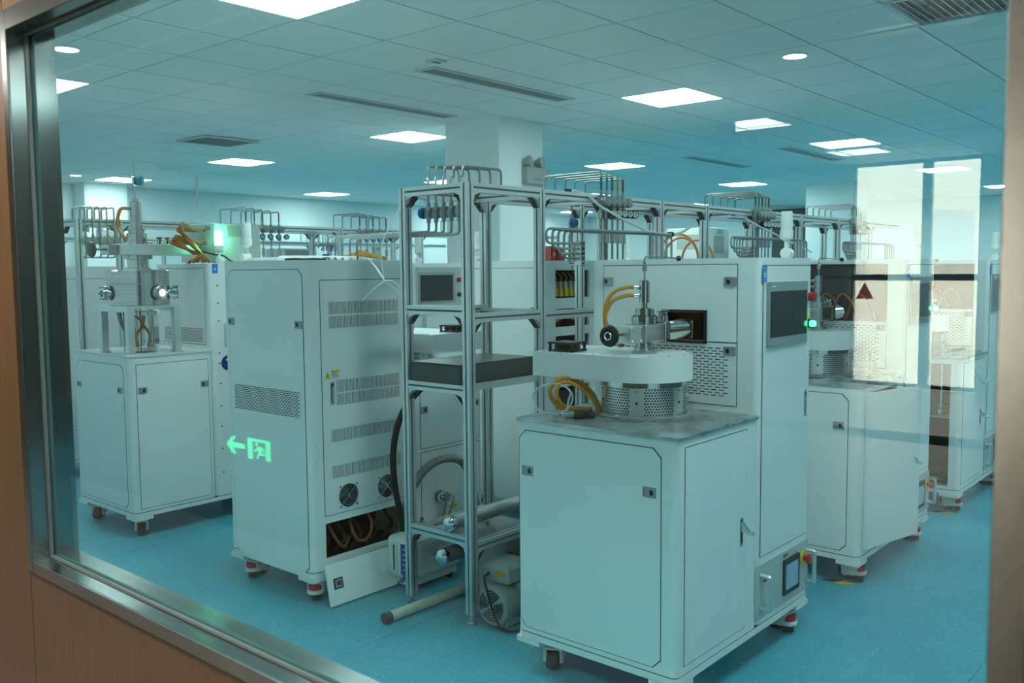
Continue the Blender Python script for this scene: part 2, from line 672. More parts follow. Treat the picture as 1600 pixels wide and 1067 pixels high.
def bolts(mb, pts, axis, r=.005, h=.004):
    for p in pts:
        p = Vector(p)
        mb.cyl(p, p + Vector(axis) * h, r, seg=6)


def text_mesh(body, size, m, name='lettering'):
    cu = bpy.data.curves.new(name, 'FONT')
    cu.body = body
    cu.size = size
    cu.align_x = 'CENTER'
    cu.align_y = 'CENTER'
    cu.extrude = .0003
    cu.resolution_u = 3
    o = bpy.data.objects.new(name, cu)
    COL.objects.link(o)
    dg = bpy.context.evaluated_depsgraph_get()
    me = bpy.data.meshes.new_from_object(o.evaluated_get(dg))
    bpy.data.objects.remove(o)
    me.materials.clear()
    me.materials.append(m)
    return me

# ------------------------------------------------------------------ the setting
CH = 2.8807           # ceiling height
XW0, XW1 = -2.59, -2.467     # outer and inner face of the corridor wall
XG = -2.537                  # glass
ROOMX, ROOMY0, ROOMY1 = 15.45, -6.6, 10.35
WY0, WY1 = -3.238, -.822     # window opening
WZ0, WZ1 = .75, 2.20
XO = -4.474                  # opposite corridor wall
COR0, COR1 = -17.0, 5.4
LOB0 = -6.6
LOBX = -13.47

mb = MB()
mb.box(LOBX, ROOMX, ROOMY0, ROOMY1, -.12, -.004)
mb.box(XO - .1, XW1, COR0, ROOMY0, -.12, -.004)
floor = struct('floor', mb, VOID)
for i in range(9):                      # welded vinyl sheets, 2 m wide
    y0 = ROOMY0 + i * 2.0
    y1 = min(y0 + 2.0, ROOMY1)
    if y1 > y0:
        mb = MB()
        mb.box(XW1, ROOMX, y0 + .0012, y1 - .0012, -.004, 0)
        part('vinyl_sheet', mb, FLOOR, floor)
CFL = noise_to(mat('corridor_floor_vinyl', (.35, .33, .30), .35), c0=(.30, .28, .25), c1=(.38, .36, .33), nscale=20)
mb = MB()
mb.box(LOBX, XW1, LOB0, COR1, -.004, 0)
mb.box(XO - .1, XW1, COR0, LOB0, -.004, 0)
part('vinyl_sheet', mb, CFL, floor)

# walls of the lab
for nm, bx in (('wall_back', (XW1, ROOMX + .1, ROOMY1, ROOMY1 + .1, 0, CH + .06)), ('wall_right', (ROOMX, ROOMX + .1, ROOMY0, ROOMY1, 0, CH + .06)),
               ('wall_front', (XW1, ROOMX + .1, ROOMY0 - .1, ROOMY0, 0, CH + .06))):
    mb = MB()
    mb.box(*bx)
    struct(nm, mb, WALLP if nm != 'wall_front' else mat('dark_unseen_wall', (.10, .12, .12), .9))  # unseen front wall, made dark for its reflection in the steel jamb
# corridor wall: painted core with the window opening, wood panels on the corridor side
T_ = .018
core = MB()
for y0, y1, z0, z1 in ((COR0 - .1, WY0 - .001, 0, CH), (WY1 + .001, ROOMY1, 0, CH), (WY0 - .001, WY1 + .001, 0, WZ0 - .001), (WY0 - .001, WY1 + .001, WZ1 + .001, CH)):
    core.box(XW0 + T_, XW1, y0, y1, z0, z1)
wall_l = struct('wall_left', core, WALLP)
JY = -.79
cuts = [COR0, -15.25, -14.05, -12.85, -11.65, -10.45, -9.25, -8.05, -6.85, -5.65, -4.45, WY0 - .03, JY, .43, 1.65, 2.87, 4.09, 5.31]
for a, b_ in zip(cuts, cuts[1:]):
    mb = MB()
    if abs(a - (WY0 - .03)) < 1e-6:
        mb.box(XW0, XW0 + T_, a + .0025, -2.03, 0, WZ0 - .002)
        part('wood_panel', mb, WOOD, wall_l)
        mb = MB()
        mb.box(XW0, XW0 + T_, -2.027, b_ - .0025, 0, WZ0 - .002)
        part('wood_panel', mb, WOOD, wall_l)
        mb = MB()
        mb.box(XW0, XW0 + T_, a + .0025, b_ - .0025, WZ1 + .002, CH)
        part('wood_panel', mb, WOOD, wall_l)
    else:
        mb.box(XW0, XW0 + T_, a + .0025, b_ - .0025, 0, CH)
        part('wood_panel', mb, WOOD, wall_l)

# window_1: stainless lining, trim, silicone and the tinted pane
win = link('window_1', None)
win['kind'] = 'structure'
TRIM = .034
XT = XW0 - .006
for nm, bx, tx in (('jamb', (XW0, XW1, WY1, WY1 + .004, WZ0, WZ1), (XT, XW0, WY1, WY1 + TRIM, WZ0 - TRIM, WZ1 + TRIM + .02)),
                   ('jamb', (XW0, XW1, WY0 - .004, WY0, WZ0, WZ1), (XT, XW0, WY0 - TRIM, WY0, WZ0 - TRIM, WZ1 + TRIM + .02)),
                   ('sill', (XW0, XW1, WY0, WY1, WZ0 - .004, WZ0), (XT, XW0, WY0 + .0004, WY1 - .0004, WZ0 - TRIM, WZ0)),
                   ('head', (XW0, XW1, WY0, WY1, WZ1, WZ1 + .004), (XT, XW0, WY0 + .0004, WY1 - .0004, WZ1, WZ1 + TRIM + .02))):
    mb = MB()
    mb.box(*bx)
    p_ = part(nm, mb, FRAME, win)
    mb = MB()
    mb.box(*tx, bev=.0012)
    part('trim_strip', mb, FRAMET, p_)
mb = MB()
for x in (XG - .007, XG + .007):
    for a, c in (((x, WY0 + .002, WZ0 + .002), (x, WY1 - .002, WZ0 + .002)), ((x, WY0 + .002, WZ1 - .002), (x, WY1 - .002, WZ1 - .002)),
                 ((x, WY1 - .002, WZ0 + .002), (x, WY1 - .002, WZ1 - .002)), ((x, WY0 + .002, WZ0 + .002), (x, WY0 + .002, WZ1 - .002))):
        mb.tube([a, c], .0062, seg=8)
part('silicone_bead', mb, SILI, win)
mb = MB()
mb.box(XG - .0015, XG + .0015, WY0 + .001, WY1 - .001, WZ0 + .001, WZ1 - .001)
part('glass_pane', mb, GLASS, win)

# corridor: opposite wall with a glazed door opening, lobby behind it
DY0, DY1, DZ = -2.787, -1.875, 2.30
mb = MB()
mb.box(XO - .1, XO - .018, COR0, DY0, 0, CH)
mb.box(XO - .1, XO - .018, DY1, COR1, 0, CH)
mb.box(XO - .1, XO - .018, DY0, DY1, DZ, CH)
wall_o = struct('wall_corridor', mb, PEACH)
ys = [COR0, -14.8, -13.6, -12.4, -11.2, -10.0, -8.8, -7.6, -6.4, -5.2, -4.0, DY0 - .07]
for a, b_ in zip(ys, ys[1:]):
    mb = MB()
    mb.box(XO - .018, XO, a + .0025, b_ - .0025, 0, CH)
    part('wood_panel', mb, WOOD, wall_o)
ys = [DY1 + .07, -.6, .6, 1.8, 3.0, 4.2, COR1]
for a, b_ in zip(ys, ys[1:]):
    mb = MB()
    mb.box(XO - .018, XO, a + .0025, b_ - .0025, 0, CH)
    part('wood_panel', mb, WOOD, wall_o)
mb = MB()
mb.box(XO - .018, XO, DY0 - .07, DY1 + .07, DZ + .07, CH)
part('wood_panel', mb, WOOD, wall_o)
door = link('door_1', None)
door['kind'] = 'structure'
mb = MB()
mb.box(XO - .11, XO + .006, DY0 - .07, DY0, 0, DZ + .07)
mb.box(XO - .11, XO + .006, DY1, DY1 + .07, 0, DZ + .07)
mb.box(XO - .11, XO + .006, DY0, DY1, DZ, DZ + .07)
part('door_frame', mb, FRAME, door)
mb = MB()
mb.box(XO - .06, XO - .05, DY0 + .004, DY1 - .004, .01, DZ - .004)
part('glass_leaf', mb, DOORGLASS, door)
mb = MB()
mb.box(XO - .049, XO - .03, DY0 + .03, DY1 - .03, .985, 1.015)
part('push_bar', mb, FRAME, door)
for nm, bx in (('wall_corridor_near', (XO - .1, XW1, COR0 - .1, COR0, 0, CH)), ('wall_corridor_far', (XO - .1, XW0, COR1, COR1 + .1, 0, CH)),
               ('wall_lobby_near', (LOBX - .2, XO - .1, LOB0 - .1, LOB0, 0, CH)), ('wall_lobby_far', (LOBX - .2, XO - .1, COR1, COR1 + .1, 0, CH))):
    mb = MB()
    mb.box(*bx)
    struct(nm, mb, PEACH)
# lobby outer wall with one wide window in two bays
LW0, LW1 = -.56, 1.0
mb = MB()
mb.box(LOBX - .2, LOBX, LOB0, LW0, 0, CH)
mb.box(LOBX - .2, LOBX, LW1, COR1, 0, CH)
struct('wall_lobby_outer', mb, PEACH)
lw = link('window_2', None)
lw['kind'] = 'structure'
mb = MB()
for a, b_ in ((LW0, LW0 + .03), (.02, .13), (LW1 - .03, LW1)):
    mb.box(LOBX - .12, LOBX - .04, a, b_, 0, CH)
for z0, z1 in ((0, .05), (1.37, 1.45), (CH - .04, CH)):
    mb.box(LOBX - .115, LOBX - .045, LW0, LW1, z0, z1)
part('window_frame', mb, DGREY, lw)
for a, b_ in ((LW0 + .03, .02), (.13, LW1 - .03)):
    for z0, z1 in ((.05, 1.37), (1.45, CH - .04)):
        mb = MB()
        mb.box(LOBX - .085, LOBX - .077, a, b_, z0, z1)
        part('pane', mb, DOORGLASS, lw)
# facade across the street, seen only in the reflection
fac = thing('office_building', 'pale office building across the street beyond the lobby window', 'building', (LOBX - 14, 1, -4))
mb = MB()
mb.box(-4, 0, -14, 14, 0, 16)
part('facade_wall', mb, mat('facade_stone', (.78, .70, .60), .8), fac)
for i in range(9):
    for k in range(4):
        mb = MB()
        mb.box(-.05, .06, -12 + i * 2.8, -12 + i * 2.8 + 1.2, 1.6 + k * 3.6, 3.4 + k * 3.6)
        part('window', mb, mat('facade_window', (.55, .52, .48), .3), fac)
# red triangular warning sticker on the lobby glass
st = thing('warning_sticker', 'red triangular warning sticker on the lobby window glass', 'sticker', (LOBX - .070, .83, 1.13))
mb = MB()
fs = Face((0, 0, 0), (0, 1, 0), (1, 0, 0))
fs.prism(mb, [(-.115, 0), (.115, 0), (0, .225)], -.0006, 0)
STK = mat('sticker_red', (.55, .06, .05), .5)
_tr = STK.node_tree.nodes.new('ShaderNodeBsdfTranslucent')
_tr.inputs[0].default_value = (.60, .10, .08, 1)
_mi = STK.node_tree.nodes.new('ShaderNodeMixShader')
STK.node_tree.links.new(STK.node_tree.nodes['Principled BSDF'].outputs[0], _mi.inputs[1])
STK.node_tree.links.new(_tr.outputs[0], _mi.inputs[2])
STK.node_tree.links.new(_mi.outputs[0], [n for n in STK.node_tree.nodes if n.type == 'OUTPUT_MATERIAL'][0].inputs[0])
part('triangle', mb, STK, st)
for body, sz, z in (('小', .075, .10), ('小心玻璃', .038, .028)):
    o = link('lettering', text_mesh(body, sz, LABELW), st, (.0006, 0, z), (PI / 2, 0, PI / 2))

# corridor and lobby ceiling: slab with white T-bars
mb = MB()
mb.box(LOBX - .2, XW0 + T_, LOB0, COR1 + .1, CH + .002, CH + .06)
mb.box(XO - .1, XW0 + T_, COR0 - .1, LOB0, CH + .002, CH + .06)
cc = struct('ceiling_corridor', mb, mat('corridor_ceiling', (.42, .42, .40), .8))
mb = MB()
for i in range(19):
    x = -13.2 + i * .6
    if x < XW0:
        mb.box(x - .012, x + .012, LOB0 if x < XO else COR0, COR1, CH - .004, CH + .003)
for j in range(20):
    y = LOB0 + .02 + j * .6
    mb.box(LOBX, XW0, y - .012, y + .012, CH - .003, CH + .003)
o = part('grid_bar', mb, mat('grid_white', (.85, .85, .85), .5), cc)
o['kind'] = 'stuff'


def ceiling_light(x, y, label, m, group, z=CH, size=.6):
    t = thing('ceiling_light', label, 'ceiling light', (x, y, z), 0, group)

    def fr():
        mb = MB()
        h = size / 2
        for a in (-1, 1):
            mb.box(-h + .003, h - .003, a * (h - .003), a * (h - .016), -.004, .01)
            mb.box(a * (h - .003), a * (h - .016), -h + .016, h - .016, -.004, .01)
        return mb.mesh('frame', WHITE2)

    def df():
        mb = MB()
        h = size / 2 - .016
        mb.box(-h, h, -h, h, -.001, .008)
        return mb.mesh('diffuser', m)
    link('frame', cached('lightframe%g' % size, fr), t)
    link('diffuser', cached('diffuser' + m.name, df), t)
    return t


for x, y, l in ((-9.45, .46, 'square lamp in the lobby ceiling, the nearer of two'), (-12.2, .46, 'square lamp in the lobby ceiling, next to the outer window'),
                (-3.5, -2.2, 'square lamp in the corridor ceiling opposite the glass door'), (-3.5, 2.7, 'square lamp in the corridor ceiling past the exit sign'), (-3.45, -.5, 'added fill lamp in the corridor ceiling in front of the exit sign'),  # the lamp before the exit sign is added as fill light
                (-3.5, -4.8, 'square lamp in the corridor ceiling right of the window'), (-3.5, -7.4, 'square lamp farther down the corridor, second past the window'),
                (-3.5, -10.0, 'square lamp farther down the corridor, third past the window'), (-3.5, -12.6, 'square lamp farther down the corridor, fourth past the window'), (-3.5, -15.2, 'square lamp at the far end of the corridor')):
    ceiling_light(x, y, l, CLIGHT_FILL if x > -4 and y > -6 else CLIGHT, None)

# running-man exit sign low on the opposite wall (seen mirrored in the glass)
ex = thing('exit_sign', 'low green running man exit sign with arrow on the corridor wall', 'exit sign', (XO, 1.17, .52))
mb = MB()
mb.box(0, .022, -.27, .27, -.085, .085, .004)
part('plate', mb, PLATE, ex)
FX = Face((.022, 0, 0), (0, 1, 0), (1, 0, 0))
mb = MB()
FX.prism(mb, [(.225, .0), (.155, -.055), (.12, -.055), (.155, -.014), (.03, -.014), (.03, .016), (.155, .016), (.12, .055), (.155, .055)], 0, .002)
part('arrow', mb, EXITG, ex)
mb = MB()
D0 = -.23
for a, b_, z0, z1 in ((D0, D0 + .045, -.055, .062), (D0 + .18, D0 + .228, -.062, .062), (D0 + .045, D0 + .18, .045, .062)):
    FX.box(mb, a, b_, z0, z1, 0, .002)
part('door_symbol', mb, EXITG, ex)
mb = MB()
FX.cyl(mb, D0 + .135, .032, 0, .002, .013, seg=14)
for pl in ([(.085, .018), (.125, .020), (.120, -.025), (.092, -.025)], [(.12, .018), (.165, -.008), (.158, -.018), (.112, .004)], [(.09, .018), (.06, .006), (.064, -.012), (.074, -.010), (.074, .002), (.10, .008)],
           [(.105, -.022), (.122, -.022), (.142, -.055), (.124, -.055)], [(.112, -.018), (.098, -.032), (.055, -.030), (.055, -.018), (.092, -.018)]):
    FX.prism(mb, [(D0 + a, z) for a, z in pl], 0, .002)
part('running_figure', mb, EXITG, ex)

# lab ceiling: slab and 600 mm tiles
mb = MB()
mb.box(XW0 + T_, ROOMX + .1, ROOMY0 - .1, ROOMY1 + .1, CH + .02, CH + .06)
ceil = struct('ceiling', mb, VOID)
lamps = set()
for i in (-2, 4, 10, 16, 22):
    for j in (-10, -5, 0, 5, 10, 15):
        lamps.add((i, j))
cells = []
for i in range(-4, 26):
    for j in range(-11, 18):
        x0, x1 = i * .6, i * .6 + .6
        y0, y1 = j * .6, j * .6 + .6
        if (i, j) in lamps or (i, j) == (2, -4):
            continue
        xa, xb, ya, yb = max(x0, XW1), min(x1, ROOMX), max(y0, ROOMY0), min(y1, ROOMY1)
        if xb - xa < .02 or yb - ya < .02:
            continue
        P_ = Vector(((xa + xb) / 2, (ya + yb) / 2, CH)) - CAMLOC
        zc = P_.dot(fw)
        vis = zc > .3 and abs(P_.dot(rt2) / max(zc, .01)) < .62 and P_.dot(up2) / max(zc, .01) < .45
        cells.append((0 if vis else 1, P_.length, (xa, xb, ya, yb), abs(xb - xa - .6) < 1e-6 and abs(yb - ya - .6) < 1e-6))
cells.sort(key=lambda q: (q[0], q[1]))
mb = MB()
mb.box(-.2945, .2945, -.2945, .2945, 0, .018)
tile_me = mb.mesh('ceiling_tile', TILE)
rest = MB()
n = 0
for v, d, (xa, xb, ya, yb), full in cells:
    if full and n < 300:
        n += 1
        link('ceiling_tile', tile_me, ceil, ((xa + xb) / 2, (ya + yb) / 2, CH))
    else:
        rest.box(xa + .0055, xb - .0055, ya + .0055, yb - .0055, CH, CH + .018)
o = part('ceiling_tile', rest, TILE, ceil)
o['kind'] = 'stuff'
# lamps
rowname = {-10: 'sixth', -5: 'fifth', 0: 'first', 5: 'second', 10: 'third', 15: 'fourth'}
spot = {(-2, 0): 'large bright square lamp in the ceiling nearest the window', (-2, 5): 'square ceiling lamp cut by the left window jamb', (-2, 10): 'square ceiling lamp hidden past the left window jamb, nearer one',
        (-2, 15): 'square ceiling lamp hidden past the left window jamb, farther one', (4, 0): 'bright square ceiling lamp between the round downlight and the white pillar', (4, 5): 'square ceiling lamp touching the left side of the white pillar',
        (4, 10): 'square ceiling lamp left of the pillar beside the dark return grille', (4, 15): 'square ceiling lamp at far left above the far small pillar',
        (10, 0): 'square ceiling lamp right of the pillar with a pale reflection under it', (10, 5): 'square ceiling lamp just right of the white pillar above the pipe rack', (10, 10): 'square ceiling lamp half hidden behind the white pillar', (10, 15): 'small square ceiling lamp near the back wall above the vented cabinet',
        (16, 0): 'square ceiling lamp in front of the reflected window', (16, 5): 'thin square ceiling lamp above the right end of the pipe rack', (16, 10): 'distant ceiling lamp behind the coloured pipe tops', (16, 15): 'distant ceiling lamp hidden behind the rack corner post',
        (22, 0): 'distant square ceiling lamp at the right window edge', (22, 5): 'distant ceiling lamp before the far wall, second row', (22, 10): 'distant thin ceiling lamp above the rack top beam', (22, 15): 'most distant ceiling lamp seen through the rack'}
for (i, j) in sorted(lamps):
    l = spot.get((i, j), None)
    g = None
    if l is None:                     # out of view: a lamp panel that belongs to the ceiling
        mb = MB()
        mb.box(-.284, .284, -.284, .284, -.001, .008)
        part('lamp_panel', mb, LIGHT, ceil, (i * .6 + .3, j * .6 + .3, CH))
        continue
    ceiling_light(i * .6 + .3, j * .6 + .3, l, LIGHT, g or 'square ceiling lamps')
# downlights
for x, y, l in ((2.01, -1.0, 'small round downlight in the ceiling right of the bright square lamp'), (-1.15, 2.13, 'small round downlight at the top left of the window'), (1.97, 9.16, 'tiny round downlight at far left near the back wall')):
    t = thing('downlight', l, 'downlight', (x, y, CH), 0, 'round downlights')
    mb = MB()
    mb.torus((0, 0, -.001), (0, 0, 1), .075, .006, 28, 6)
    part('rim', mb, WHITE2, t)
    mb = MB()
    mb.cyl((0, 0, -.003), (0, 0, 0), .072, seg=28)
    part('lens', mb, LIGHT, t)


# slot diffusers and grilles
def slot_vent(x0, x1, yc, wd, label):
    t = thing('slot_vent', label, 'air vent', ((x0 + x1) / 2, yc, CH), 0, 'long slot air vents')
    L = (x1 - x0) / 2
    mb = MB()
    for a in (-1, 1):
        mb.box(-L - .03, L + .03, a * wd / 2, a * (wd / 2 + .03), -.008, 0)
        mb.box(a * L, a * (L + .03), -wd / 2, wd / 2, -.008, 0)
    part('frame', mb, VENTF, t)
    mb = MB()
    mb.box(-L, L, -wd / 2, wd / 2, -.0015, 0)
    part('backing', mb, DGREY, t)
    nb = 8
    for k in range(nb):
        y = -wd / 2 + (k + .5) * wd / nb
        mb = MB()
        mb.box(-L, L, y - .004, y + .004, -.007, -.0015)
        part('slat', mb, VENTM, t)


slot_vent(.69, 2.16, .96, .12, 'long slot air vent in the ceiling left of the bright square lamp')
slot_vent(.69, 2.10, 2.17, .11, 'long slot air vent farther left, beside the pillar lamp')
slot_vent(6.15, 7.6, 2.12, .12, 'long slot air vent right of the pillar above the rack')
slot_vent(6.17, 7.7, .93, .12, 'long slot air vent near the double bright lamp on the right')


def grille(x0, y0, w_, d_, n, label, along_x=True):
    t = thing('return_grille', label, 'air grille', (x0 + w_ / 2, y0 + d_ / 2, CH - (.016 if y0 > 0 else 0)))
    mb = MB()
    for a in (-1, 1):
        mb.box(-w_ / 2 + .002, w_ / 2 - .002, a * (d_ / 2 - .002), a * (d_ / 2 - .03), -.006, .01)
        mb.box(a * (w_ / 2 - .002), a * (w_ / 2 - .03), -d_ / 2 + .03, d_ / 2 - .03, -.006, .01)
    part('frame', mb, VENTF, t)
    mb = MB()
    mb.box(-w_ / 2 + .03, w_ / 2 - .03, -d_ / 2 + .03, d_ / 2 - .03, .01, .014)
    part('backing', mb, DGREY, t)
    for k in range(n):
        mb = MB()
        if along_x:
            y = -d_ / 2 + .03 + (k + .5) * (d_ - .06) / n
            mb.hexa([(-w_ / 2 + .03, y - .012, -.004), (w_ / 2 - .03, y - .012, -.004), (w_ / 2 - .03, y - .008, -.004), (-w_ / 2 + .03, y - .008, -.004),
                     (-w_ / 2 + .03, y + .004, .010), (w_ / 2 - .03, y + .004, .010), (w_ / 2 - .03, y + .008, .010), (-w_ / 2 + .03, y + .008, .010)])
        part('louvre', mb, VENTF, t)


grille(1.2, -2.4, .6, .6, 14, 'large louvred air grille at the top right of the window')
grille(1.2, 4.57, .6, .54, 18, 'dark square return grille in the ceiling left of the pillar')
# small sensor plate beside the first slot vent
t = thing('air_sensor', 'small square ceiling sensor beside the long slot vent', 'sensor', (.555, .74, CH))
mb = MB()
mb.box(-.05, .05, -.05, .05, -.012, 0, .003)
part('body', mb, VENTF, t)
mb = MB()
mb.box(-.03, .03, -.012, .012, -.015, -.011)
part('slot', mb, DGREY, t)


# columns
def column(x0, x1, y0, y1, n):
    mb = MB()
    mb.prism(rrect(x0, x1, y0, y1, .012, 3), 0, CH)
    return struct('pillar_%d' % n, mb, WALLP)


column(2.39, 3.0, 1.84, 2.50, 1)
column(10.75, 11.36, 1.84, 2.62, 2)
column(2.45, 3.1, 10.0, 10.345, 3)
t = thing('wall_panel', 'dark grey rectangular panel high on the far right wall', 'panel', (ROOMX, 4.93, 2.4))
mb = MB()
mb.box(-.05, 0, -.42, .42, -.9, .42, .006)
part('board', mb, DGREY, t)
mb = MB()
mb.box(-.055, -.05, -.38, .38, -.02, .0)
part('joint', mb, SEAL, t)


def emergency(x, y, z, label):
    t = thing('emergency_light', label, 'emergency light', (x, y, z), 0, 'twin-head emergency lights')
    mb = MB()
    mb.box(-.15, .15, -.07, 0, -.075, .075, .006)
    part('housing', mb, EMB, t)
    mb = MB()
    mb.box(-.075, .11, -.0715, -.0705, -.035, -.030)
    mb.box(.0, .006, -.0715, -.0705, -.045, -.022)
    part('indicator_strip', mb, DGREY, t)
    for s in (-.10, .06):
        mb = MB()
        d = Vector((.35, -.92, .15)).normalized()
        c = Vector((s, -.045, .118))
        mb.lathe([(.03, -.05), (.046, -.02), (.056, .02), (.052, .026)], c, d, 20)
        mb.cyl((s, -.035, .07), (s, -.035, .10), .016, seg=10)
        part('lamp_head', mb, EMB, t)


emergency(2.84, 1.84, 2.395, 'twin head emergency light on the near white pillar')
emergency(2.75, 10.0, 2.12, 'twin head emergency light on the far left pillar')

# ------------------------------------------------------------------ machines
def shell(mb, x0, x1, y0, y1, z0, z1, r=.028, t=.014, holes=None):
    """sheet-metal body: four walls with rounded corners, floor and lid; holes = {'L','R','F','B': [(a0,a1,z0,z1)]}"""
    holes = holes or {}
    faces = {'L': (Face((x0, y0, 0), (0, 1, 0), (-1, 0, 0)), y1 - y0), 'R': (Face((x1, y0, 0), (0, 1, 0), (1, 0, 0)), y1 - y0),
             'F': (Face((x0, y0, 0), (1, 0, 0), (0, -1, 0)), x1 - x0), 'B': (Face((x0, y1, 0), (1, 0, 0), (0, 1, 0)), x1 - x0)}
    for k, (F, L) in faces.items():
        hs = holes.get(k, [])
        As = sorted({r, L - r} | {q for h in hs for q in h[:2]})
        Zs = sorted({z0, z1} | {q for h in hs for q in h[2:]})
        for a, b_ in zip(As, As[1:]):
            for c, d in zip(Zs, Zs[1:]):
                am, cm = (a + b_) / 2, (c + d) / 2
                if any(h[0] < am < h[1] and h[2] < cm < h[3] for h in hs):
                    continue
                F.box(mb, a, b_, c, d, -t, 0)
    for cx, cy, t0 in ((x1 - r, y1 - r, 0), (x0 + r, y1 - r, PI / 2), (x0 + r, y0 + r, PI), (x1 - r, y0 + r, 1.5 * PI)):
        n = 5
        o = [(cx + r * math.cos(t0 + PI / 2 * k / n), cy + r * math.sin(t0 + PI / 2 * k / n)) for k in range(n + 1)]
        i_ = [(cx + (r - t) * math.cos(t0 + PI / 2 * k / n), cy + (r - t) * math.sin(t0 + PI / 2 * k / n)) for k in range(n, -1, -1)]
        mb.prism(o + i_, z0, z1)
    ins = .001
    mb.prism(rrect(x0 + ins, x1 - ins, y0 + ins, y1 - ins, r), z1 - t, z1)
    mb.prism(rrect(x0 + ins, x1 - ins, y0 + ins, y1 - ins, r), z0, z0 + t)


def plinth(root, L, D):
    mb = MB()
    mb.prism(rrect(-.002, L + .002, -.002, D + .002, .03), .126, .150)
    for x in (0, L - .11):
        for y in (0, D - .11):
            mb.box(x - .002 * (x == 0), x + .11 + .002 * (x > 0), y - .002 * (y == 0), y + .11 + .002 * (y > 0), .106, .128)
    part('plinth', mb, WHITE, root)
    mb = MB()
    mb.prism(rrect(.0012, L - .0012, .0012, D - .0012, .029), .1495, .1545)
    part('seal', mb, SEAL, root)


def inside(root, x0, x1, y0, y1, z0, z1, name='shade_lining', m=None):
    """thin dark lining of an open compartment (open towards the hole)"""
    mb = MB()
    t = .003
    mb.box(x0, x1, y0, y1, z0, z0 + t)
    mb.box(x0, x1, y0, y1, z1 - t, z1)
    return part(name, mb, m or GREY, root)


